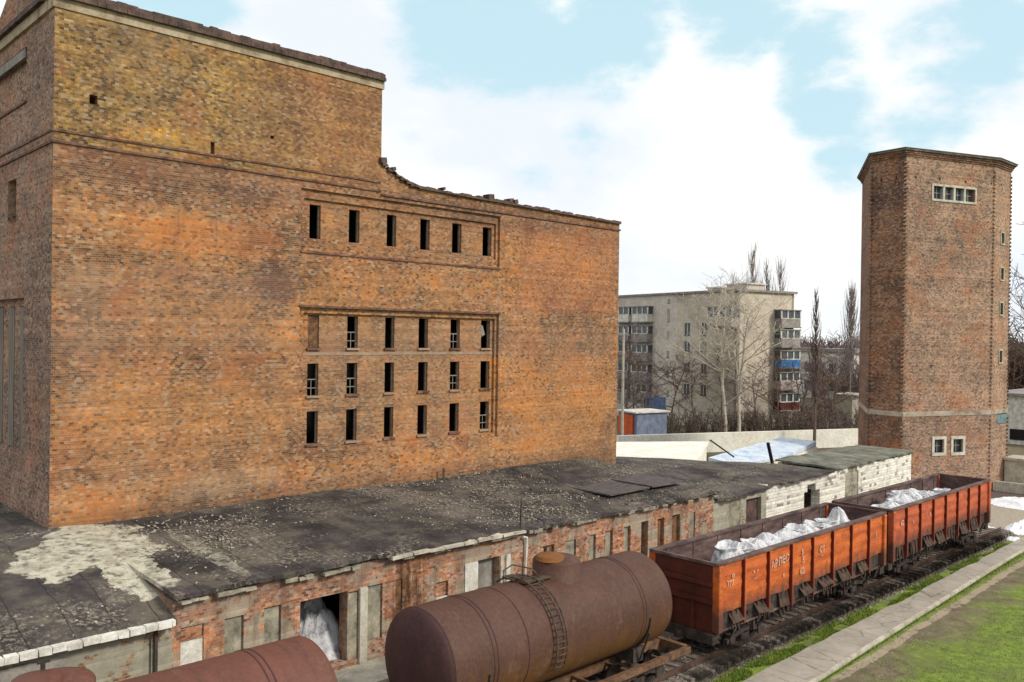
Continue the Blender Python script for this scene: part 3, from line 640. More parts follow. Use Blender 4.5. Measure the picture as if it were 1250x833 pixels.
m = MB(); m.box(14.60, 14.93, YF+.02, YF+.12, 1.5, 3.5); m.build("shutter", M_INFILL, ax)
# irregular torn edge of plaster under the left gutter, garage frame
m = MB(); m.box(6.2, 6.75, YF-.06, YF-.002, 1.3, 3.55); m.build("pilaster", M_CONCD, ax)
m = MB(); m.box(-6, 6.2, YF-.08, YF-.002, 3.28, 3.62); m.build("lintel", M_CONCD, ax)
m = MB(); m.box(8.8, 8.88, YF-.08, YF-.01, 1.2, 3.7); m.build("drainpipe", M_STEEL, ax)
m = MB(); m.tube([(21.86, YF-.1, 4.15), (22.02, YF-.14, 4.1), (22.04, YF-.12, 3.9), (21.98, YF-.1, 2.4)], .04, 6); m.build("drainpipe", M_WPAINT, ax)
m = MB(); cellwall(m, (34.2, YF), (38.9, YF), 0, 3.93, .45, [(35.55-34.2, 36.5-34.2, 2, 3.72, .05), (37.02-34.2, 38.42-34.2, 1.6, 3.62, .3)]); m.build("wall", M_PLAS, ax)
infill(37.02, 38.42, 1.6, 3.62, M_COPE, .2, "door"); infill(35.55, 36.5, 2, 3.72, M_INFILL, .02)
m = MB(); cellwall(m, (38.9, YF), (56.8, YF), 0, 4.12, .5, [(42.75-38.9, 44.5-38.9, 1.6, 3.3, None), (43.1-38.9, 44.0-38.9, 3.3, 3.66, None), (47.5-38.9, 49.2-38.9, 1.6, 3.85, .15), (47.8-38.9, 49.-38.9, 3.85, 4.12, .15)]); m.build("whitewashed_wall", M_WHT, ax)
m = MB(); m.box(47.5, 49.2, YF+.07, YF+.14, 1.6, 3.85); m.box(47.8, 49., YF+.09, YF+.14, 3.85, 4.1); m.build("infill_panel", M_PLAS, ax)
m = MB(); m.prism([(9.285, 22.46), (9.7, 22.46), (9.7, 28), (9.285, 28)], 0, 4.36, [(9.285, 22.46, 4.36), (9.7, 22.46, 4.36), (9.7, 28, 4.8), (9.285, 28, 4.8)]); m.build('side_wall', M_ANX, ax)
# side, rear and floors
m = MB(); m.box(56.3, 56.8, YF+.5, 25.6, 0, 4.1); m.box(46.5, 56.3, 25.3, 25.6, 0, 4.15); m.build("side_wall", M_WHT, ax)
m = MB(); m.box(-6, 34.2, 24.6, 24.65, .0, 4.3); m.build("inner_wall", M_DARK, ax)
def roofgrid(mb, x0, x1, zf, y0=21.85, y1f=lambda x: 29.5, zb=lambda x: 5.06, nx=60, ny=10, rag=.08, th=.12, wob=.035, zy=None):
    """roof sheet with a ragged eave"""
    g = []
    for i in range(nx+1):
        x = x0+(x1-x0)*i/nx; col_ = []; yb = y1f(x); yf = y0+random.uniform(-rag, rag)
        for j in range(ny+1):
            t = j/ny; y = yf+(yb-yf)*t; z = (zy(y) if zy else zf(x)*(1-t)+zb(x)*t) + wob*noise.noise(Vector((x*.7, y*.7, 3))) - (.05*abs(noise.noise(Vector((x*1.3, 0, 7)))) if j == 0 else 0)
            col_.append((x, y, z))
        g.append(col_)
    b = len(mb.v)
    for col_ in g:
        for p in col_: mb.v.append(p)
    for col_ in g:
        for p in col_: mb.v.append((p[0], p[1], p[2]-th))
    K = ny+1; T = (nx+1)*K
    for i in range(nx):
        for j in range(ny):
            a = b+i*K+j; mb.face((a, a+K, a+K+1, a+1)); mb.face((a+T, a+1+T, a+K+1+T, a+K+T))
        a = b+i*K; mb.face((a, a+T, a+K+T, a+K)); a = b+i*K+ny; mb.face((a, a+K, a+K+T, a+T))
    for i in (0, nx):
        for j in range(ny):
            a = b+i*K+j; mb.face((a, a+1, a+1+T, a+T))
m = MB()
LZ = lambda y: 3.93+1.13*(1-(1-min(1, max(0, (y-21.8)/7.7)))**2.3)
roofgrid(m, -8, 8.5, None, 21.8, lambda x: 40., None, 60, 24, zy=LZ); roofgrid(m, 8.5, 9.3, None, 21.8, lambda x: 29.51, None, 6, 12, zy=LZ)
roofgrid(m, 9.27, 34.3, lambda x: 4.56-.05*math.sin(x*.3)-.008*(x-9), 21.8, lambda x: 29.52, lambda x: 5.07-.04*math.sin((x-8)*.5), 110, 10)
def yb2(x): return 31.2 if x < 38.8 else 31.2-(x-38.8)*.92 if x < 42.6 else 27.7-(x-42.6)*.9
roofgrid(m, 34.31, 45.6, lambda x: 4.0+.02*(x-34.3)+(.12 if 39 < x < 40 else 0), 21.72, yb2, lambda x: 4.78-.05*(x-34), 46, 8, .12)
m.build("roof", M_ROOF, ax)
m = MB(); roofgrid(m, 46.2, 57.0, lambda x: 4.25+.008*(x-45), 21.85, lambda x: 25.6, lambda x: 4.38, 44, 8, .12, .1, .09)
m.build("mossy_roof", M_MOSS, ax)
m = MB(); x = -8.
while x < 9.2:
    b = min(x+random.uniform(.28, .4), 9.24); m.box(x, b-.02, 21.62, 21.83, 3.83+random.uniform(-.015, .015), 3.98, .012); x = b
m.build("eave_tiles", M_WPAINT, ax)
m = MB(); x = 16.
while x < 21.3:
    b = x+random.uniform(.5, .9); m.box(x, b-.04, 21.66, 21.9, 4.35, 4.44+random.uniform(-.02, .02), .02); x = b
m.build("eave_tiles", M_CONC, ax)
m = MB()
for (a, b, z) in ((28.3, 31.0, .03), (31.2, 33.6, .05)): m.box(a, b, 23.2, 25.6, 4.62+z, 4.67+z+.03, .02)
m.build("roof_sheet", M_SHEET, ax)
x = 9.4
while x < 34.1:
    b = x+random.uniform(.15, .6)
    if random.random() < .55:
        m = MB(); m.box(x, b-.02, 21.72+random.uniform(0, .1), 22.1, 4.30-.006*(x-9), 4.40-.006*(x-9)+random.uniform(-.03, .02), .015); m.build("eave_brick", M_INFILL, ax)
    x = b
# loading platform under the doors
m = MB(); m.box(-6, 34, 20.5, 21.99, 1.18, 1.32, .01); x = -6
while x < 34: m.box(x, x+.5, 20.7, 21.98, 0, 1.178); x += 3
tag(m.build("loading_platform", M_CONC), "crumbling concrete loading platform along the annex wall", "platform")
# rubble and scraps on the roof
m = MB()
for i in range(9500):
    x = random.uniform(9.5, 34) if random.random() < .8 else random.uniform(4, 46); y = random.uniform(22.0, 29.3)
    dens = noise.noise(Vector((x*.35, y*.45, 1.)))+.5*noise.noise(Vector((x*1.1, y*1.2, 5.)))
    if dens < .02 and random.random() < .9: continue
    if x > 38.5 and y > 26: continue
    zf = 3.93 if x < 9.26 else (4.5-.008*(x-9) if x < 34.3 else 4.0); zb = 5.05 if x < 34.3 else 4.7; z = zf+(zb-zf)*(y-21.8)/7.7+.03
    s_ = random.uniform(.02, .065); a = random.uniform(0, 3.14); c, q_ = math.cos(a)*s_, math.sin(a)*s_
    tlt = random.uniform(-.02, .05)
    m.quad((x-c, y-q_, z), (x+q_, y-c, z+tlt), (x+c, y+q_, z+.01), (x-q_*.8, y+c*.8, z+.02+tlt))
kind(m.build("rubble", M_CHIP), 'stuff')
m = MB(); m.tube([(21.78, 21.95, 4.3), (21.8, 21.98, 4.9), (21.86, 22.02, 5.5)], [.035, .03, .02], 5)
tag(m.build("metal_rod", M_STEEL), "thin dark metal rod standing upright at the annex roof edge", "rod")
for (x, y, h, lb) in ((24.2, 29.2, .55, "short broken pipe stub on the annex roof beside the brick wall"),):
    m = MB(); m.tube([(x, y, 4.95), (x, y, 4.95+h)], .05, 6); tag(m.build("pipe_stub", M_COPE), lb, "pipe")

# white heap inside the dark loading bay, dark bay floor
def heap(name, cx, cy, z0, rx, ry, h, seed, mt, n=26, rough=.35):
    m = MB(); m.smooth = False
    V = []
    for i in range(n+1):
        for j in range(n+1):
            u_ = i/n*2-1; v_ = j/n*2-1; rr_ = math.hypot(u_, v_)
            f = max(0, 1-rr_**2.2)*(1+rough*noise.fractal(Vector((u_*2.2+seed, v_*2.2, seed)), 1, 2, 5)) if rr_ < 1 else 0
            V.append((cx+u_*rx*(1+.15*noise.noise(Vector((u_*2, v_*2, seed+5)))), cy+v_*ry*(1+.15*noise.noise(Vector((u_*2, v_*2, seed+8)))), z0+h*f-.01*(rr_ >= 1)))
    m.v = V
    for i in range(n):
        for j in range(n):
            u_ = (i+.5)/n*2-1; v_ = (j+.5)/n*2-1
            if math.hypot(u_, v_) > 1.03: continue
            a = i*(n+1)+j; m.face((a, a+n+1, a+n+2, a+1))
    return m.build(name, mt)
tag(heap("insulation_heap", 14.3, 23.75, 1.0, 1.5, 1.5, 2.0, 6.2, M_BAG, 34, .2), "pale crumpled heap of sheeting inside the dark loading bay of the annex", "heap")

# ------------------------------------------------------------------ tower
T = [(72.93, 32.7), (64.59, 28.25), (64.21, 25.55), (72.33, 22.16), (75.65, 22.0), (79.5, 24.5), (80.0, 30.5), (77.0, 33.8)]
tw = thing("water_tower", "tall many sided brick water tower with white framed windows and flat slab roof", "tower", (70, 26.5, 0))
def onT(i, s_, z_, o_=0.):
    a = Vector((*T[i], 0)); b = Vector((*T[(i+1) % len(T)], 0)); t = (b-a).normalized(); n = Vector((t.y, -t.x, 0)); return a+t*s_+n*o_+Vector((0, 0, z_)), t, n
def side(i, rects, mt, name="wall", z0=0, z1=25.1):
    a, b = T[i], T[(i+1) % len(T)]; m = MB(); cellwall(m, a, b, z0, z1, .5, rects)
    z = .3                                        # toothed corner bricks
    while z < 24.4 and 1 <= i <= 4:
        if not 5.6 < z < 6.3:
            c, t, n = onT(i, 0., z, .0); c2, t2, n2 = onT(i-1, 0, z, 0)
            nn = (n+n2).normalized(); m.obox(c+nn*.02, nn*.06, nn.cross(Vector((0, 0, 1)))*.15, (0, 0, .06))
        z += .3
    return m.build(name, mt, tw)
sm = [(.83, .83+.18, 23.2, 23.36, .3), (3.13, 3.31, 23.25, 23.41, .3), (5.73, 5.9, 23.25, 23.41, .3), (8.35, 8.5, 23.3, 23.45, .3), (2.6, 2.75, 9.4, 9.6, .25)]
side(1, [(.72, .86, 23.2, 23.38, .3), (1.89, 2.0, 23.2, 23.38, .3)], M_TOWD)
side(2, sm+[(2.6, 6.75, 21.85, 22.8, None), (2.95, 4.2, 2.98, 4.2, None), (4.82, 6.1, 2.95, 4.17, None)], M_TOW)
WR = [(1.4, 2.0, 19.0, 19.8), (1.4, 2.0, 16.2, 17.1), (1.4, 2.0, 13.5, 14.4), (1.4, 2.0, 9.8, 10.7)]
side(3, [(a, b, c, e, None) for a, b, c, e in WR]+[(1.2, 3.2, 5.0, 5.8, .2)], M_TOW)
for i in (0, 4, 5, 6, 7): side(i, [], M_TOWD)
def onT(i, s_, z_, o_=0.):
    a = Vector((*T[i], 0)); b = Vector((*T[(i+1) % len(T)], 0)); t = (b-a).normalized(); n = Vector((t.y, -t.x, 0)); return a+t*s_+n*o_+Vector((0, 0, z_)), t, n
def framebox(m, i, s0, s1, z0, z1, o0, o1):
    c, t, n = onT(i, (s0+s1)/2, (z0+z1)/2, (o0+o1)/2); m.obox(c, t*(s1-s0)/2, n*(o1-o0)/2, (0, 0, (z1-z0)/2))
def towerwin(i, s0, s1, z0, z1, nmul, fr=.16):
    m = MB(); framebox(m, i, s0-fr, s1+fr, z1, z1+fr, -.1, .06); framebox(m, i, s0-fr, s1+fr, z0-fr, z0, -.1, .07); framebox(m, i, s0-fr, s0, z0, z1, -.1, .055); framebox(m, i, s1, s1+fr, z0, z1, -.1, .055)
    for k in range(1, nmul):
        s_ = s0+(s1-s0)*k/nmul; framebox(m, i, s_-.1, s_+.1, z0, z1, -.1, .04)
    w_ = m.build("window", M_FRAME if i == 2 else M_CONC, tw)
    m = MB(); framebox(m, i, s0, s1, z0, z1, -.3, -.27); m.build("pane", M_GLASS, w_)
    m = MB()
    for k in range(nmul):
        a = s0+(s1-s0)*k/nmul+.1; b = s0+(s1-s0)*(k+1)/nmul-.1; framebox(m, i, a, b, (z0+z1)/2-.03, (z0+z1)/2+.03, -.25, -.2); framebox(m, i, (a+b)/2-.025, (a+b)/2+.025, z0, z1, -.26, -.19)
    m.build("glazing_bar", M_CONCD, w_)
towerwin(2, 2.6, 6.75, 21.85, 22.8, 4); towerwin(2, 3.1, 4.05, 3.1, 4.1, 1, .22); towerwin(2, 4.97, 5.95, 3.07, 4.07, 1, .22)
for (a, b, c, e) in WR: towerwin(3, a, b, c, e, 1, .1)
m = MB()
for i in range(8):
    a, b = Vector(T[i]), Vector(T[(i+1) % 8]); Ln = (b-a).length; framebox(m, i, -.0, Ln, 5.84, 6.2, .002, .045+.004*i)
m.build("concrete_band", M_BANDT, tw)
m = MB(); framebox(m, 3, 1.2, 3.2, 5.05, 5.75, -.18, .02); m.build("sign_board", M_TEAL, tw)
def ring(mb, off, z0, z1, off1=None):
    c = Vector((sum(p[0] for p in T)/8, sum(p[1] for p in T)/8)); f = lambda o_: [tuple(Vector(p)+(Vector(p)-c).normalized()*o_) for p in T]
    mb.prism(f(off), z0, z1, f(off if off1 is None else off1))
m = MB(); ring(m, .08, 24.75, 24.87); ring(m, .16, 24.88, 25.0); ring(m, .24, 25.01, 25.15); m.build("corbel", M_TOWD, tw)
m = MB(); ring(m, .40, 25.16, 25.34, .46); ring(m, .36, 25.341, 25.62, -3.5); m.build("roof", M_SLAB, tw)
m = MB(); ring(m, .47, 25.27, 25.33); m.build("roof_edge", M_COPE, tw)

# small objects by the foot of the tower
m = MB(); m.box(75.0, 77.0, 20.4, 21.95, 0, 2.2); m.box(74.8, 77.2, 20.2, 21.97, 2.2, 2.38); m.box(74.97, 75.0, 20.8, 21.4, 0, 1.9); tag(m.build("entrance_porch", M_CONC), "small pale concrete porch against the foot of the brick tower", "porch")
m = MB(); 
for i in range(7): m.box(72.7, 73.05, 8+i*2.0, 9.97+i*2.0, 0, .75, .01)
tag(m.build("low_wall", M_CONC), "low grey concrete wall crossing the yard behind the last wagon", "wall")
for i, (cx, cy, rx, ry, h, lb) in enumerate(((68.2, 18.2, 2.4, 2.9, .35, "long bright white heap in front of the low concrete wall"), (59.6, 16.2, 2.6, .9, .5, "large bright white heap beside the end of the path"),
        (57.0, 17.6, .75, .75, .22, "small white heap right behind the last wagon"), (55.6, 15.7, .55, .5, .12, "flat small white patch lying on grass at path end"))):
    tag(heap("white_heap", cx, cy, .0, rx, ry, h, i*3.3, M_SNOW, 22, .6), lb, "heap", "white heaps near the tower")

# ------------------------------------------------------------------ gondola wagons
def text_mesh(body, size):
    cu = bpy.data.curves.new("txt", 'FONT'); cu.body = body; cu.size = size*.86; cu.extrude = .004; cu.offset = .022*size
    o = bpy.data.objects.new("txt", cu); COL.objects.link(o); dg = bpy.context.evaluated_depsgraph_get(); dg.update()
    me = bpy.data.meshes.new_from_object(o.evaluated_get(dg)); bpy.data.objects.remove(o); return me
def add_text(body, size, x, z, y, parent, rot=0., name="lettering"):
    me = text_mesh(body, size); me.materials.clear(); me.materials.append(M_GLET)
    o = bpy.data.objects.new(name, me); COL.objects.link(o); o.parent = parent; o.location = Vector((x, y, z))-ORG[parent.name]; o.rotation_euler = (math.pi/2, 0, 0)
    o.rotation_euler = (Matrix.Rotation(-rot, 3, 'Y') @ Matrix.Rotation(math.pi/2, 3, 'X')).to_euler(); return o
def bogie(root, xc, yc):
    m = MB()
    for s_ in (-1, 1):
        y = yc+s_*1.02
        m.bar((xc-1.25, y, .75), (xc-.45, y, .95), .16, .16); m.bar((xc-.45, y, .95), (xc+.45, y, .95), .16, .18); m.bar((xc+.45, y, .95), (xc+1.25, y, .75), .16, .16)
        m.bar((xc-.95, y, .7), (xc-.35, y, .5), .14, .12); m.bar((xc-.35, y, .5), (xc+.35, y, .5), .14, .12); m.bar((xc+.35, y, .5), (xc+.95, y, .7), .14, .12)
        for k in (-.2, 0, .2): m.tube([(xc+k, y, .52), (xc+k, y, .92)], .07, 8)
        for k in (-.925, .925): m.box(xc+k-.16, xc+k+.16, y-.12, y+.12, .66, .98)
    m.box(xc-.2, xc+.2, yc-1.1, yc+1.1, .62, .9)
    bo = m.build("bogie", M_STEEL, root)
    for k in (-.925, .925):
        for s_ in (-.76, .76):
            m = MB(); m.smooth = True; m.lathe([(-.09, .5), (-.06, .52), (-.05, .475), (.05, .475), (.06, .4), (.05, .12), (.09, .12)], (xc+k, yc+s_, .9), 'y', 24); m.build("wheel", M_STEEL, bo)
        m = MB(); m.tube([(xc+k, yc-1.1, .9), (xc+k, yc+1.1, .9)], .08, 8); m.build("axle", M_STEEL, bo)
    return bo
def gondola(xa, xb, side_m, label, letters):
    yn, yf, zt, zb = 16.03, 18.85, 3.75, 2.0
    root = thing("gondola_wagon", label, "freight wagon", ((xa+xb)/2, 17.43, 0), "open wagons loaded with white bags")
    n = 8; st = (xb-xa)/n
    for (y0, y1, out_) in ((yn+.06, yn+.14, -1), (yf-.14, yf-.06, 1)):
        m = MB(); ny = 8; nx = 64
        for i in range(nx):
            for j in range(ny):
                pass
        # gently corrugated plate: outer sheet then inner sheet
        def yy(x, z, base):
            ph = ((x-xa) % st)/st; return base + out_*(.035*math.sin(math.pi*ph)*math.sin(math.pi*(z-zb)/(zt-zb)) + .012*math.sin(z*14) + .02*noise.noise(Vector((x*1.5, z*2, xa))))
        def zlow(x): return zb-.12*abs(noise.noise(Vector((x*3.1, 1, xa))))
        G = [[(xa+(xb-xa)*i/nx, zlow(xa+(xb-xa)*i/nx) if j == 0 else zb+(zt-.08-zb)*j/ny) for j in range(ny+1)] for i in range(nx+1)]
        b = len(m.v); ob = y0 if out_ < 0 else y1; ib = y1 if out_ < 0 else y0
        for row in G:
            for (x, z) in row: m.v.append((x, yy(x, z, ob), z))
        T_ = len(m.v)-b
        for row in G:
            for (x, z) in row: m.v.append((x, ib, z))
        K = ny+1; m.cur = 0
        for i in range(nx):
            for j in range(ny):
                a = b+i*K+j; q_ = (a, a+K, a+K+1, a+1); m.cur = 0; m.face(q_ if out_ < 0 else q_[::-1]); m.cur = 1; q_ = tuple(k+T_ for k in q_); m.face(q_[::-1] if out_ < 0 else q_)
            a = b+i*K; m.cur = 0; m.face((a, a+T_, a+K+T_, a+K))
        m.cur = 1
        for k in range(n):   # inner stiffeners read as worn ribs
            x = xa+st*(k+.5); iy = (ib, ib+.03) if out_ < 0 else (ib-.03, ib); m.box(x-.05, x+.05, iy[0], iy[1], zb, zt-.1)
        m.build("side_wall", [side_m, M_GIN], root)
        m = MB()
        if out_ < 0: m.box(xa-.02, xb+.02, yn-.03, yn+.2, zt-.1, zt, .004)
        else: m.box(xa-.02, xb+.02, yf-.2, yf+.03, zt-.1, zt, .004)
        m.build("top_rail", M_GIN, root, .015)
        for k in range(1, n):
            x = xa+st*k; ya, yb = (yn-.05, yn+.1) if out_ < 0 else (yf-.1, yf+.05)
            m = MB(); zlo = 1.42+random.uniform(-.1, .1)
            # hat-shaped rib: dark flange, paler face
            m.box(x-.075, x-.02, ya, yb, zlo, zt-.1); m.cur = 1; m.box(x-.02, x+.085, ya+.01, yb, zlo, zt-.1); m.build("rib", [M_RIB, side_m], root, .01)
        for (x, nm) in ((xa, 1), (xb, -1)):
            m = MB(); ya, yb = (yn-.06, yn+.22) if out_ < 0 else (yf-.22, yf+.06); m.box(min(x, x+.26*nm), max(x, x+.26*nm), ya, yb, 1.38, zt-.1); m.build("corner_post", side_m, root, .03)
    for (x, sgn) in ((xa, -1), (xb, 1)):
        m = MB(); m.cur = 0; xo, xi = x+sgn*-.02, x-sgn*.1
        m.box(min(xo, xi), max(xo, xi), yn+.2, yf-.2, 1.35, zt-.1); m.cur = 1; xi2 = xi-sgn*.012; m.box(min(xi-sgn*.001, xi2), max(xi-sgn*.001, xi2), yn+.2, yf-.2, 1.35, zt-.12); m.cur = 0
        for z in (2.35, 2.95): m.box(min(x, x+sgn*.1)+(.001), max(x, x+sgn*.1), yn+.22, yf-.22, z, z+.14)
        for y in (17.0, 17.9): m.box(min(x, x+sgn*.07), max(x, x+sgn*.07), y-.06, y+.06, 1.35, 2.34)
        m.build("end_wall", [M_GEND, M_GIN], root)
        m = MB(); m.box(x-.06, x+.06, yn+.0, yf, zt-.1, zt+.012); m.build("top_rail", M_GIN, root, .015)
        m = MB(); m.box(min(x-sgn*.3, x+sgn*.12), max(x-sgn*.3, x+sgn*.12), yn+.1, yf-.1, 1.0, 1.34); m.build("headstock", M_STEEL, root)
        m = MB(); m.box(min(x+sgn*.12, x+sgn*.36), max(x+sgn*.12, x+sgn*.36), 17.33, 17.53, 1.02, 1.22); m.build("coupler", M_STEEL, root, .03)
    m = MB(); m.box(xa+.1, xb-.1, yn+.14, yf-.14, 1.30, 1.38); m.build("floor", M_GIN, root)
    for ys in (yn+.17, yf-.2):
        m = MB(); m.box(xa+.1, xb-.1, ys, ys+.03, 1.385, 2.06); m.build("lower_plate", M_STEEL, root)
    m = MB(); m.box(xa+.3, xb-.3, 17.2, 17.66, .95, 1.29)
    for k in range(1, n): x = xa+st*k; m.box(x-.06, x+.06, yn+.16, yf-.16, 1.1, 1.295)
    m.build("underframe", M_STEEL, root)
    for k in range(n-1):                            # drop doors and their latches along the near side
        x0 = xa+st*k+.35+st*.25+random.uniform(-.12, .12); a = random.uniform(.0, 1.0); hl = random.uniform(.2, .34); wl_ = random.uniform(.28, .42)
        for (ys, sg) in ((yn+.12, -1), (yf-.12, 1)):
            m = MB(); m.obox((x0+st*.35, ys+sg*math.sin(a)*.1, 1.94-hl), (st*wl_, 0, random.uniform(-.05, .05)), (0, -sg*math.sin(a)*.16, math.cos(a)*hl), (0, math.cos(a)*.02, 0))
            for q_ in (-.35, 0, .35): m.bar((x0+st*.35+q_, ys, 1.95), (x0+st*.35+q_+random.uniform(-.08, .08), ys+sg*.1, 1.25+random.uniform(-.15, .1)), .05)
            m.build("drop_door", M_GRIME, root)
    m = MB()
    for k in range(0):
        x = xa+.4+(xb-xa-.8)*random.random(); z = random.uniform(.75, 1.3); m.bar((x, yn+.2, z), (x+random.uniform(-.4, .4), yn+.15+random.uniform(-.1, .3), z+random.uniform(-.3, .4)), random.uniform(.03, .08))
    m.tube([(xa+4.4, 16.9, .95), (xa+5.6, 16.9, .95)], .2, 12); m.box(xa+5.59, xa+6.9, 16.75, 17.05, .8, 1.1); m.build("brake_gear", M_STEEL, root)
    for k in range(26):
        m = MB(); x = xa+.4+(xb-xa-.8)*(k+random.random())/26; z = random.uniform(.8, 1.3); m.bar((x, yn+.2, z), (x+random.uniform(-.4, .4), yn+.12+random.uniform(-.1, .2), z+random.uniform(.2, .6)), random.uniform(.04, .09)); m.build("latch_rod", M_STEEL, root)
    for xc in (xa+2.35, xb-2.35): bogie(root, xc, 17.43)
    for (t_, s_, dx, z, ro) in letters: add_text(t_, s_, xa+dx, z, yn-.012, root, ro)
    return root
g1 = gondola(25.27, 38.68, M_GON, "bright orange open gondola wagon with white lettering, coupled behind the brown tank wagon",
    [("777", .34, .55, 2.86, 0), ("o", .34, .85, 3.13, 0), ("•  •", .3, 2.25, 3.0, 0), ("––", .26, 2.3, 2.78, 0), ("АВЛЕС", .44, 3.50, 2.95, .10), ("4", .24, 4.35, 2.5, 0), ("S", .34, 5.75, 3.1, 0), ("5", .42, 5.8, 2.78, 0), ("02", .40, 5.65, 2.38, 0), ("СТ", .38, 7.2, 2.95, 0), ("––", .22, 7.3, 2.76, 0), ("1", .42, 12.3, 2.78, 0)])
g2 = gondola(39.4, 52.4, M_GON2, "faded red brown open gondola wagon, last of the train beside the tower",
    [("62", .4, .9, 2.9, 0), ("•", .3, 2.3, 2.8, 0), ("4", .3, 4.3, 2.9, 0)])

# bags in the wagons
def bag_mesh(seed, opening, peak=0.):
    m = MB(); m.smooth = False; n = 22
    prof = [(0, .30), (.04, .46), (.25, .53), (.5, .53), (.72, .50), (.86, .42)]
    prof += [(.93, .36), (1.08, .40), (1.09, .36), (.92, .28), (.8, .0)] if opening else [(.93, .33), (1.0+peak, .20), (1.07+peak, .11), (1.08+peak, .0)]
    for (z, r_) in prof:
        for k in range(n):
            a = 2*math.pi*k/n; sq = 1/max(abs(math.cos(a)), abs(math.sin(a)))**.55
            f = 1+.24*noise.noise(Vector((math.cos(a)*1.6+seed, math.sin(a)*1.6, z*2.2)))+.09*noise.noise(Vector((math.cos(a)*5+seed, math.sin(a)*5, z*6)))
            m.v.append((r_*sq*f*math.cos(a), r_*sq*f*math.sin(a), z+.10*noise.noise(Vector((math.cos(a)*2, math.sin(a)*2, seed+z*2)))*(z > .2)))
    for i in range(len(prof)-1):
        for k in range(n): m.face((i*n+k, i*n+(k+1) % n, (i+1)*n+(k+1) % n, (i+1)*n+k))
    m.face([k for k in reversed(range(n))])
    return m
proto = [bag_mesh(s_, o_, p_) for s_, o_, p_ in ((1.3, True, 0), (4.7, False, 0), (8.1, True, 0), (11.9, False, .05), (15.2, False, .25))]
bags = []
pm = [p.build("bag", M_BAG) for p in proto]
used = [False]*5
def put_bag(k, x, y, z, rz, sc, label, group):
    if not used[k]: o = pm[k]; used[k] = True
    else: o = pm[k].copy(); COL.objects.link(o)
    o.location = (x, y, z); o.rotation_euler = (random.uniform(-.12, .12), random.uniform(-.12, .12), rz); o.scale = sc
    tag(o, label, "bag", group)
GA, GB = "white bags in the orange gondola wagon", "white bags in the faded red gondola wagon"
LA, LB = "white woven bag wedged among identical bags in the orange gondola wagon", "white woven bag among identical bags in the faded red gondola wagon"
put_bag(0, 27.45, 17.05, 2.72, .2, (1.25, .95, 1.1), "white bag with wide open mouth at the tank end of the orange wagon", GA)
put_bag(4, 36.2, 17.0, 2.6, .8, (1.5, .95, 1.15), "tallest peaked white bag near the far end of the orange wagon", GA)
for i in range(18):
    x = 28.5+i*.41; put_bag(random.choice((0, 1, 2, 3, 1)), x, 17.0+random.uniform(-.1, .4), 2.68+random.uniform(-.1, .1), random.uniform(0, 6), (random.uniform(.9, 1.1),)*2+(random.uniform(.85, 1.02),), LA, GA)
for i in range(9): put_bag(random.choice((1, 3)), 27.5+i*1.1, 17.1+random.uniform(-.05, .1), 1.40, random.uniform(0, 6), (1.1, 1.1, 1.25), LA, GA)
for i in range(16):
    x = 40.6+i*.52; t_ = i/15
    put_bag(random.choice((0, 1, 2, 3)), x, 17.0+random.uniform(-.05, .6)*min(1, t_*3), 2.42+.40*math.sin(math.pi*min(1, t_*1.1+.1))+random.uniform(-.06, .08), random.uniform(0, 6), (random.uniform(.95, 1.15),)*2+(random.uniform(.8, .95),), LB, GB)
for i in range(7): put_bag(random.choice((1, 3)), 41+i*1.15, 17.1, 1.40, random.uniform(0, 6), (1.15, 1.15, 1.2), LB, GB)

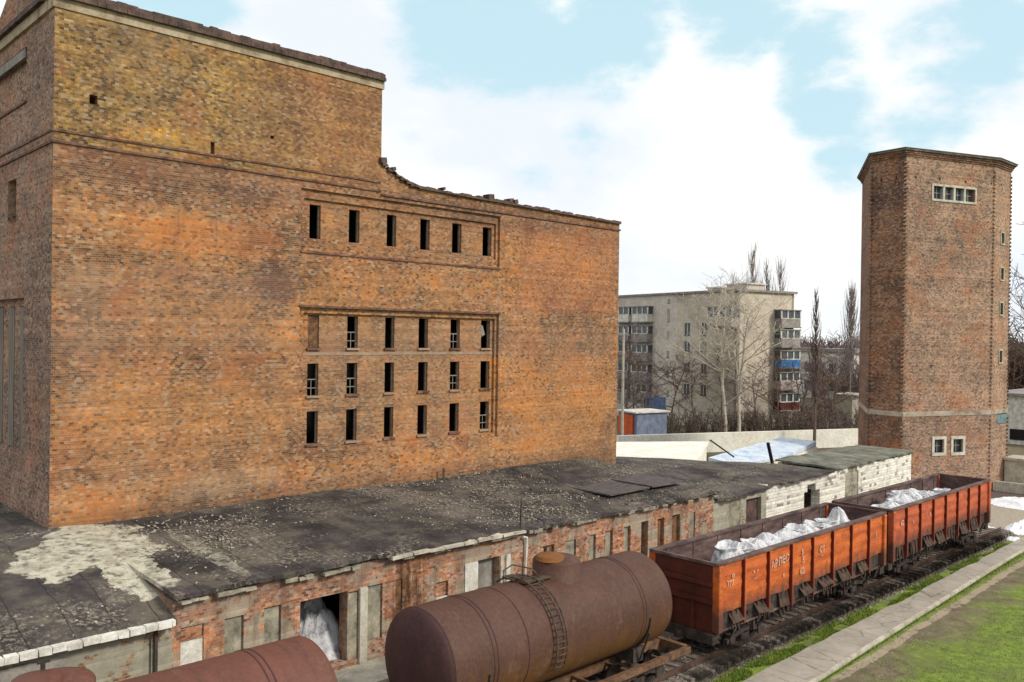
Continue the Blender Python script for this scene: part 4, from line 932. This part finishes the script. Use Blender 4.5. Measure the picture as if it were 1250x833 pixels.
# ------------------------------------------------------------------ tank wagons
def tank(xa, xb, body, label, cap):
    yc, zc, r_ = 17.43, 2.9, 1.44
    root = thing("tank_wagon", label, "tank wagon", ((xa+xb)/2, yc, 0), "rusty tank wagons")
    m = MB(); m.smooth = True; m.lathe([(xa, r_), (xa+.01, r_), (xb-.01, r_), (xb, r_)], (0, yc, zc), 'x', 72)
    ba = m.build("barrel", body, root)
    for (x, sg, mt) in ((xa, -1, cap), (xb, 1, body)):
        m = MB(); m.smooth = True; pr_ = [(x+sg*(-.002), r_-.004), (x+sg*.06, r_*.985), (x+sg*.12, r_*.94), (x+sg*.2, r_*.82), (x+sg*.28, r_*.6), (x+sg*.33, r_*.33), (x+sg*.345, .01)]
        m.lathe(pr_ if sg > 0 else pr_[::-1], (0, yc, zc), 'x', 72); m.build("end_cap", mt, root)
    for x in (xa+1.28, xa+1.42, xb-1.42, xb-1.28, (xa+xb)/2-1.9, ):
        m = MB(); m.smooth = True; m.lathe([(x-.018, r_+.001), (x-.016, r_+.012), (x+.016, r_+.012), (x+.018, r_+.001)], (0, yc, zc), 'x', 72); m.build("weld_band", M_CAP, ba)
    dx = (xa+xb)/2+.62
    m = MB(); m.smooth = True; m.lathe([(zc+1.0, .70), (4.72, .70), (4.78, .66), (4.84, .4), (4.86, .01)], (dx, yc, 0), 'z', 40)
    dome = m.build("dome", body, root)
    m = MB(); m.smooth = True; m.lathe([(4.79, .42), (4.90, .42), (4.93, .38), (4.95, .01)], (dx-.32, yc-.05, 0), 'z', 28); m.build("lid", M_RUSTO if cap is M_CAP else body, dome)
    m = MB(); m.bar((dx-.1, yc+.35, 4.8), (dx-.1, yc+.35, 5.05), .07); m.bar((dx-.2, yc+.35, 5.05), (dx+.02, yc+.35, 5.05), .05); m.build("valve", M_STEEL, dome)
    # inspection ladder bent round the barrel, with a walkway on top
    lx = (xa+xb)/2-.75; m = MB()
    for k in (-.2, .2):
        P = [(lx+k, yc-(r_+.11)*math.cos(a), zc+(r_+.11)*math.sin(a)) for a in [R(-25)+R(150)*i/26 for i in range(27)]]
        m.tube(P, .028, 5)
    for i in range(22):
        a = R(-22)+R(140)*i/21; y, z = yc-(r_+.11)*math.cos(a), zc+(r_+.11)*math.sin(a); m.bar((lx-.2, y, z), (lx+.2, y, z), .03)
    m.build("ladder", M_LAD, root)
    m = MB(); m.box(lx-.25, lx+.9, yc-.35, yc-.05, zc+r_+.03, zc+r_+.08); m.box(lx-.3, lx+.1, yc+.1, yc+.55, zc+r_+.03, zc+r_+.08); m.build("walkway", M_LAD, root)
    m = MB(); m.tube([(lx-.5, yc-.2+.5, zc+r_-.1), (lx-.48, yc+.3, zc+r_+.32), (lx-.2, yc+.25, zc+r_+.45), (lx+.25, yc-.1, zc+r_+.33), (lx+.45, yc-.4, zc+r_-.05)], .022, 6); m.build("handrail", M_LAD, root)
    for x in (xa+1.1, xb-1.1):
        m = MB(); m.box(x-.25, x+.25, yc-1.0, yc+1.0, 1.3, 1.75); m.tube([(x, yc-(r_+.03)*math.cos(a), zc+(r_+.03)*math.sin(a)) for a in [R(-50)+R(45)*i/8 for i in range(9)]], .03, 5); m.bar((x, yc-1.42, 2.3), (x, yc-1.05, 1.35), .05)
        m.build("saddle", M_STEEL, root)
    fa, fb = xa-.6, xb+1.95 if False else xb+1.2
    m = MB()
    for y in (yc-1.28, yc+1.28): m.box(fa, fb, y-.09, y+.09, 1.12, 1.32)
    m.box(fa, fb, yc-.25, yc+.25, 1.0, 1.3)
    for x in (fa+.06, fb-.06): m.box(x-.1, x+.1, yc-1.19, yc+1.19, 1.10, 1.335)
    k = fa+1.5
    while k < fb-.6: m.box(k-.05, k+.05, yc-1.19, yc+1.19, 1.14, 1.25); k += 1.55
    m.build("frame", M_RUST, root, .012)
    m = MB()
    for sg, x in ((-1, fa), (1, fb)): m.box(min(x, x+sg*.35), max(x, x+sg*.35), yc-.1, yc+.1, 1.02, 1.22)
    m.build("coupler", M_STEEL, root, .03)
    m = MB(); m.tube([(xa+4, yc-.75, .9), (xa+5, yc-.75, .9)], .18, 12); m.box(xa+4.99, xa+6.1, yc-.95, yc-.6, .7, 1.05); m.build("brake_gear", M_STEEL, root)
    for x in (xa+1.3, xb-1.1): bogie(root, x, yc)
    return root
tank(13.75, 22.6, M_TANK, "rusty brown tank wagon with low dome and ladder, coupled to the orange wagon", M_CAP)
tank(-1.4, 10.45, M_TANKR, "reddish rusty tank wagon cut off by the bottom left of the view", M_TANKR)

# ------------------------------------------------------------------ beyond the annex
m = MB(); m.prism([(65.3, 52.9), (65.15, 52.5), (91.5, 40.8), (91.65, 41.2)], 0, 1.9); tag(m.build("boundary_wall", M_CREAM), "long cream boundary wall behind the annex roof", "wall")
sh = thing("low_shed", "low shed with sagging pale blue sheet roof behind the annex", "shed", (56, 32, 0))
m = MB(); m.prism([(49.5, 30.7), (56, 30.4), (65, 32.4), (63, 34.6), (50.5, 33.2)], 0, 2.9); m.build("wall", M_CREAM, sh)
m = MB(); m.prism([(50.1, 30.5), (56, 30.3), (65, 32.5), (63, 34.5), (50.3, 32.8)], 2.95, 3.05, [(50.1, 30.5, 3.1), (56, 30.3, 3.15), (65, 32.5, 3.35), (63, 34.5, 3.6), (50.3, 32.8, 3.3)]); m.build("roof", M_BLUE, sh)
s2 = thing("flat_shed", "low shed with pale gravel roof at the right foot of the brick building", "shed", (48, 36, 0))
m = MB(); m.prism([(40, 32.5), (49.8, 33.5), (58, 38), (46, 46), (38, 46)], 0, 3.1); m.build("wall", M_CREAM, s2)
m = MB(); m.prism([(39.8, 32.3), (50.0, 33.3), (58.3, 38), (46, 46.3), (37.8, 46.3)], 3.11, 3.3); m.build("roof", M_CREAM, s2)
for (a, b, lb) in (((49.3, 27.4, 3.2), (48.0, 27.1, 5.0), "thick dark beam leaning over the gap between the roofs"), ((46.0, 28.2, 4.2), (44.3, 28.8, 5.3), "thin dark stick poking up beside the leaning beam")):
    m = MB(); m.bar(a, b, .16 if 'thick' in lb else .07); tag(m.build("broken_beam", M_DARK), lb, "beam")

# apartment block
PB = Vector((92.54, 56.58)); LD = Vector((.24, .97)).normalized(); RD = Vector((.97, -.24)).normalized()
ab = thing("apartment_block", "five storey tan brick apartment block with glazed balconies behind bare trees", "building", (PB.x, PB.y, 0))
A = [PB, PB+RD*9.7, PB+RD*9.7+LD*42, PB+LD*42]
def wl(p, q_, rects, mt, z1=17.1, z0=0.):
    m = MB(); cellwall(m, tuple(p), tuple(q_), z0, z1, .4, rects); return m.build("wall", mt, ab)
LW = [(s0, s1, z0, z1) for (s0, s1) in ((8.3, 9.6), (5.2, 6.4)) for (z0, z1) in ((11.6, 13.3), (9.6, 10.9), (6.9, 8.1), (4.0, 5.4))]
LS = [(12.4, 12.95, z0, z1) for (z0, z1) in ((15.9, 16.5), (13.4, 15.2), (11.2, 12.2), (8.6, 9.6), (6.0, 7.0), (3.4, 4.4))]
ends = LW+LS
wl(A[3]-LD*31, A[0], [(11-s1, 11-s0, z0, z1, .25) for s0, s1, z0, z1 in ends if s1 < 11], M_BLD)
wl(A[3], A[3]-LD*31, [(42-s1, 42-s0, z0, z1, .25) for s0, s1, z0, z1 in ends if s0 > 11], M_BLD2)
wl(A[0], A[1], [], M_BLD); wl(A[1], A[2], [], M_BLD); wl(A[2], A[3], [], M_BLD2)
def face_box(m, s0, s1, z0, z1, o0, o1, left=True):
    dr = LD if left else RD; n = Vector((-dr.y, dr.x)) if left else Vector((dr.y, -dr.x))
    c = PB+dr*(s0+s1)/2+n*(o0+o1)/2; m.obox((c.x, c.y, (z0+z1)/2), (dr.x*(s1-s0)/2, dr.y*(s1-s0)/2, 0), (n.x*(o1-o0)/2, n.y*(o1-o0)/2, 0), (0, 0, (z1-z0)/2))
for (s0, s1, z0, z1) in ends:
    m = MB(); face_box(m, s0, s1, z0, z1, -.22, -.15); face_box(m, s0, s1, z0+.02, z0+.12, -.14, -.02); w_ = m.build("window", M_GLASS, ab)
    m = MB(); face_box(m, s0, s0+.1, z0, z1, -.14, -.05); face_box(m, (s0+s1)/2-.04, (s0+s1)/2+.04, z0, z1, -.14, -.05); face_box(m, s1-.1, s1, z0, z1, -.14, -.05); m.build("frame", M_WPAINT, w_)
def balcony(s0, s1, z0, z1, mt, left=True, dep=1.1, glazed=True, n=3):
    m = MB(); face_box(m, s0, s1, z0, z0+1.0, 0.01, dep, left); b_ = m.build("balcony", mt, ab)
    m = MB(); face_box(m, s0-.1, s1+.1, z0-.15, z0-.005, 0.01, dep+.08, left); face_box(m, s0-.1, s1+.1, z1, z1+.12, 0.01, dep+.08, left); m.build("slab", M_CONCD, b_)
    m = MB(); face_box(m, s0+.05, s1-.05, z0+1.0, z1, .02, dep-.1 if glazed else .1, left); m.build("pane", M_GLASS, b_)
    m = MB()
    for i in range(n+1):
        s_ = s0+(s1-s0)*i/n; face_box(m, s_-.09, s_+.09, z0+1.001, z1-.001, dep-.12, dep-.02, left)
    face_box(m, s0, s1, z0+.96, z0+1.06, dep-.1, dep+.02, left); m.build("frame", M_WPAINT, b_)
for k, z in enumerate((13.55, 10.9, 8.3, 5.6, 2.9)):
    balcony(15.9, 19.3, z, z+2.0, M_WPAINT if k == 0 else M_BALC, True, 1.0, k < 4)
    balcony(20.1, 23.5, z, z+2.0, M_WPAINT if k == 0 else M_BALC, True, 1.0, k in (0, 1, 3))
    balcony(27, 31, z, z+2, M_BALC, True, 1.)
balcony(-.4, 3.9, 12.9, 15.2, M_PINK, True, 1.3, True, 4)
for k, (z, mt) in enumerate(((12.95, M_BALC), (10.5, M_BALC), (7.9, M_PANEB), (5.2, M_PINK), (2.6, M_GEND))): balcony(6.3, 9.6, z, z+2.0, mt, False, 1.2, True, 3)
m = MB(); m.prism([tuple(A[0]+(-LD-RD)*.3), tuple(A[1]+(RD-LD)*.3), tuple(A[2]+(RD+LD)*.3), tuple(A[3]+(LD-RD)*.3)], 17.11, 17.38); m.build("roof", M_CONCD, ab)
m = MB(); face_box(m, 1.5, 5.0, 17.39, 18.15, -6, -3); face_box(m, 1.3, 5.2, 18.16, 18.35, -6.2, -2.8); face_box(m, 6.5, 9, 17.39, 17.9, -6, -3.5); face_box(m, 6.3, 9.2, 17.91, 18.1, -6.2, -3.3); m.build("roof_vent", M_BLD2, ab)

# other far structures
k_ = thing("kiosk", "small grey hut with orange red door and pale roof beside the brick building", "hut", (75, 59.5, 0))
m = MB(); m.obox((76.6, 58.4, 1.9), (.35, 1.5, 0), (2.0, -.5, 0), (0, 0, 1.3)); m.build("wall", M_BLUEG, k_)
m = MB(); m.obox((74.5, 59.1, 1.9), (.28, 1.2, 0), (.06, -.014, 0), (0, 0, 1.1)); m.build("door", M_REDP, k_)
m = MB(); m.obox((76.6, 58.4, 3.3), (.42, 1.7, 0), (2.3, -.57, 0), (0, 0, .08)); m.build("roof", M_WPAINT, k_)
c_ = thing("storage_container", "blue steel container standing below the apartment balconies", "container", (86, 63.8, 0))
m = MB(); m.obox((86, 63.8, 3.36), (.2, .55, 0), (1.1, -.4, 0), (0, 0, .75)); m.build("body", M_NAVY, c_)
m = MB(); m.obox((86, 63.8, 1.3), (.22, .6, 0), (1.2, -.436, 0), (0, 0, 1.3)); m.build("base", M_BALC, c_)
lp = thing("utility_pole", "pale concrete utility pole right of the brick building", "pole", (70.9, 56.7, 0))
m = MB(); m.tube([(70.9, 56.7, 0), (70.9, 56.7, 12.2)], [.17, .11], 8); m.build("shaft", M_CONC, lp)
m = MB(); m.bar((70.3, 57.0, 11.6), (71.5, 56.4, 11.6), .1); m.build("crossarm", M_CONCD, lp)
hs = thing("white_house", "two storey white house seen far between bare trees", "house", (163, 79, 0))
m = MB(); m.obox((166, 80, 4.5), (2.2, 9, 0), (5, -1.2, 0), (0, 0, 4.5)); m.build("wall", M_WPAINT, hs)
m = MB(); m.obox((166, 80, 9.4), (2.4, 9.5, 0), (5.3, -1.3, 0), (0, 0, .35)); m.build("roof", M_BALC, hs)
for i in range(6):
    for z in (2.5, 6.0):
        t_ = -.8+i*.32; m = MB(); m.obox((166-5.02+2.2*t_, 80+1.2+9*t_, z), (.2, .8, 0), (.06, -.015, 0), (0, 0, .9)); m.build("window", M_GLASS, hs)
m = MB(); m.obox((117.5, 53.6, 1.9), (.4, 1.6, 0), (2.0, -.5, 0), (0, 0, 1.9)); m.box(115.2, 119.8, 51.8, 55.4, 3.82, 4.0); tag(m.build("concrete_hut", M_CONC), "windowless pale concrete hut left of the brick tower", "hut")
ga = thing("white_garage", "long white garage with dark opening right of the tower", "garage", (108, 28, 0))
m = MB(); m.box(108, 130, 10, 33, 0, 5.4); m.build("wall", M_WPAINT, ga)
m = MB(); m.box(107.94, 108.0, 29.3, 31.1, .5, 1.7); m.build("opening", M_DARK, ga)
m = MB(); m.box(107.6, 130.4, 9.6, 33.4, 5.41, 5.7); m.build("roof", M_BALC, ga)

# ------------------------------------------------------------------ trees
def grow(trunk, crown, p, dr, ln, rad, lev, maxlev, spread, up, rnd, nkids, segs=4, minr=.018):
    path = [p.copy()]; rads = [rad]; q_ = p.copy(); dd = dr.copy()
    for i in range(segs):
        dd = (dd+Vector((rnd.uniform(-1, 1), rnd.uniform(-1, 1), rnd.uniform(-1, 1)))*.13+Vector((0, 0, up))).normalized(); q_ = q_+dd*ln/segs
        path.append(q_.copy()); rads.append(max(minr, rad*(1-.62*(i+1)/segs)))
    (trunk if lev == 0 else crown).tube([tuple(a) for a in path], rads, 6 if lev == 0 else (4 if lev == 1 else 3), False)
    if lev >= maxlev: return
    for k in range(nkids[lev]):
        t_ = rnd.uniform(.25 if lev == 0 else .15, 1.)
        f = t_*segs; i = min(int(f), segs-1); a = path[i].lerp(path[i+1], f-i)
        side_ = Vector((rnd.uniform(-1, 1), rnd.uniform(-1, 1), rnd.uniform(-.2, .5))).normalized()
        nd = (dd*(1-spread)+side_*spread).normalized(); r2 = max(minr, rads[i]*rnd.uniform(.45, .65))
        grow(trunk, crown, a, nd, ln*rnd.uniform(.42, .66)*(1.05-.35*t_), r2, lev+1, maxlev, spread, up*.8, rnd, nkids, 3 if lev else 4, minr)
def bare_tree(x, y, h, label, group, mt, seed, spread=.6, kids=(14, 7, 4), rad=.22, up=.06, twist=(0, 0), minr=.02, name="bare_tree", maxlev=3):
    rnd = random.Random(seed); t_ = thing(name, label, "tree", (x, y, 0), group)
    tm, cm = MB(), MB(); grow(tm, cm, Vector((x, y, -.1)), Vector((twist[0], twist[1], 1)).normalized(), h*.92, rad, 0, maxlev, spread, up, rnd, kids, 7, minr)
    tm.build("trunk", mt, t_); cm.build("crown", mt, t_); return t_
# pale forked pair in front of the block
bare_tree(85.8, 53.6, 15.8, "left of two pale leafless trees rising behind the cream wall", "pale bare trees", M_BIRCH, 11, .62, (13, 7, 5), .25, .05, (-.02, .07), .017, "pale_tree")
bare_tree(86.4, 52.4, 15.2, "right of two pale leafless trees rising behind the cream wall", "pale bare trees", M_BIRCH, 23, .62, (12, 7, 5), .22, .05, (.05, -.05), .017, "pale_tree")
# low wide limbs of the pair
def poplar(x, y, h, label, group, mt, seed, wd=.12, n=90, minr=.02):
    rnd = random.Random(seed); t_ = thing("poplar_tree", label, "tree", (x, y, 0), group); tm, cm = MB(), MB()
    tm.tube([(x, y, 0), (x+.1, y, h*.5), (x, y+.1, h)], [.2, .1, .02], 6, False)
    for i in range(n):
        z = h*rnd.uniform(.28, .97); a = rnd.uniform(0, 6.28); ln = h*wd*(1.25-z/h)*rnd.uniform(.7, 1.5); p = Vector((x, y, z)); o_ = Vector((math.cos(a), math.sin(a), 0))
        q1 = p+o_*ln*.35+Vector((0, 0, ln*.8)); q2 = p+o_*ln*.5+Vector((0, 0, ln*2.0)); cm.tube([tuple(p), tuple(q1), tuple(q2)], [.045, .03, minr*.7], 3, False)
        for k in range(3):
            s_ = p.lerp(q1, rnd.random()); e_ = s_+Vector((rnd.uniform(-.5, .5), rnd.uniform(-.5, .5), rnd.uniform(.8, 2)))*ln*.35; cm.tube([tuple(s_), tuple(e_)], [.03, minr], 3, False)
    tm.build("trunk", mt, t_); cm.build("crown", mt, t_); return t_
poplar(83.4, 41.9, 16.6, "slender leafless poplar with pale trunk between block and tower", None, M_BARKG, 3, .085, 110, .016)
G1 = "tall poplars behind the apartment block"
poplar(134, 79.2, 26.3, "tallest leafless poplar rising above the apartment roof", G1, M_TWIG, 5, .17, 110, .02)
poplar(135.5, 77.3, 24.2, "leafless poplar right beside the tallest one above the apartment roof", G1, M_TWIG, 6, .15, 80, .02)
poplar(136.5, 75.2, 24.6, "rightmost leafless poplar above the apartment roof", G1, M_TWIG, 7, .16, 90, .02)
poplar(132, 81.5, 22.5, "lowest leafless poplar left of the tallest above the apartment roof", G1, M_TWIG, 8, .13, 60, .02)
poplar(136.8, 62.8, 19.6, "leafless poplar partly hidden by the left edge of the tower", None, M_TWIG, 9, .16, 160, .025)
bare_tree(121, 33.0, 20.0, "large leafless tree at the right edge beside the tower", None, M_BARKG, 31, .6, (16, 8, 5), .3, .05, (0, -.05), .03)
G2 = "brown bare trees in front of the apartment block"
spots = [(82, 64, 9.5, "at the left beside the blue container"), (80, 61, 8, "beside the kiosk"), (88, 63, 10, "in front of the left balconies"), (89, 60, 9, "under the stair windows"), (90.5, 57.5, 11, "close to the block corner"),
         (89.5, 51.5, 9, "right of the pale pair"), (95, 52.5, 10.5, "in front of the blue balcony"), (101, 52, 11, "at the right corner of the block"), (93, 47.5, 8, "left of the slender poplar"), (106, 52.5, 12, "right of the slender poplar"), (112, 53.5, 11, "nearest the concrete hut"), (84, 66.5, 12.5, "hugging the brick building corner")]
for i, (x, y, h, w_) in enumerate(spots): bare_tree(x, y, h*.9, "brown leafless tree "+w_, G2, (M_BARK, M_BARKP)[i % 2], 50+i, .7, (10, 6, 4), .12, .04, (0, 0), .022)
def thicket(name, rgn, n, hmin, hmax, mt, seed, minr=.03, kinds='stuff'):
    rnd = random.Random(seed); m = MB()
    for i in range(n):
        x, y = rgn(rnd); h = rnd.uniform(hmin, hmax)
        for k in range(3):
            p = Vector((x, y, 0)); a = rnd.uniform(0, 6.28); e = p+Vector((math.cos(a)*h*.25, math.sin(a)*h*.25, h*rnd.uniform(.7, 1))); mid = p.lerp(e, .5)+Vector((rnd.uniform(-.2, .2), rnd.uniform(-.2, .2), 0))
            m.tube([tuple(p), tuple(mid), tuple(e)], [minr*2, minr*1.4, minr], 3, False)
            for q_ in range(5):
                s_ = p.lerp(e, rnd.uniform(.3, 1)); t_ = s_+Vector((rnd.uniform(-1, 1), rnd.uniform(-1, 1), rnd.uniform(0, 1.1)))*h*.2; m.tube([tuple(s_), tuple(t_)], [minr*1.2, minr*.8], 3, False)
    o = m.build(name, mt); o['kind'] = kinds; return o
def seg(a, b, wd): return lambda r_: tuple(Vector(a).lerp(Vector(b), r_.random())+Vector((r_.uniform(-wd, wd), r_.uniform(-wd, wd))))
thicket("shrub_thicket", seg((84, 60), (98, 46), 3.5), 200, 1.2, 3.6, M_BARKG, 1)
thicket("shrub_thicket", seg((96, 50), (125, 60), 5), 160, 1, 3, M_BARKP, 2)
thicket("distant_wood", seg((190, 190), (330, 60), 14), 1500, 9, 13, M_BARKP, 3, .09)
thicket("distant_wood", seg((150, 62), (215, 110), 9), 500, 6, 10, M_BARKP, 4, .06)
thicket("distant_wood", seg((132, 40), (150, 20), 5), 420, 9, 13, M_BARK, 5, .06)
thicket("distant_wood", seg((330, 60), (420, -60), 14), 900, 10, 14, M_BARKP, 6, .1)

# ------------------------------------------------------------------ grass and weeds near the train
m = MB(); rnd = random.Random(5)
def blade(x, y, h, wd=.012):
    a = rnd.uniform(0, 6.28); lx, ly = math.cos(a)*h*.4, math.sin(a)*h*.4; m.v += [(x-wd*ly/h*2, y+wd*lx/h*2, 0), (x+wd*ly/h*2, y-wd*lx/h*2, 0), (x+lx, y+ly, h)]; n = len(m.v); m.face((n-3, n-2, n-1))
for i in range(30000):
    x = 22+32*rnd.random()**1.3; y = rnd.gauss(15.5, .22)
    if y < 15.06+.0122*(x-22): continue
    if noise.noise(Vector((x*.8, y*1.5, 2))) < -.12: continue
    blade(x, y, rnd.uniform(.04, .13), .02)
for i in range(24000):
    x = 27+35*rnd.random(); y = rnd.uniform(8.5, 13.4)
    if noise.noise(Vector((x*.35, y*.5, 4)))+(12.0-y)*.35 < .05: continue
    blade(x, y, rnd.uniform(.02, .06), .014)
for i in range(5000):
    x = 27+30*rnd.random(); y = 12.75+.03*x+rnd.gauss(0, .12); blade(x, min(y, 13.3+.04*(x-25.5)), rnd.uniform(.03, .1), .02)
kind(m.build("grass", M_GRASSB), 'stuff')
m = MB()
for i in range(14000):
    x = 24+31*rnd.random(); y = rnd.gauss(16.08, .15); h = rnd.uniform(.15, .95)*(1 if noise.noise(Vector((x*.9, 0, 9))) > -.1 else .35)
    b = Vector((x, y, .12)); e = b+Vector((rnd.uniform(-.25, .25), rnd.uniform(-.2, .2), h)); wv = Vector((.008, .004, 0)); n = len(m.v)
    m.v += [tuple(b-wv), tuple(b+wv), tuple(e)]; m.face((n, n+1, n+2))
kind(m.build("dry_weeds", M_DRY), 'stuff')
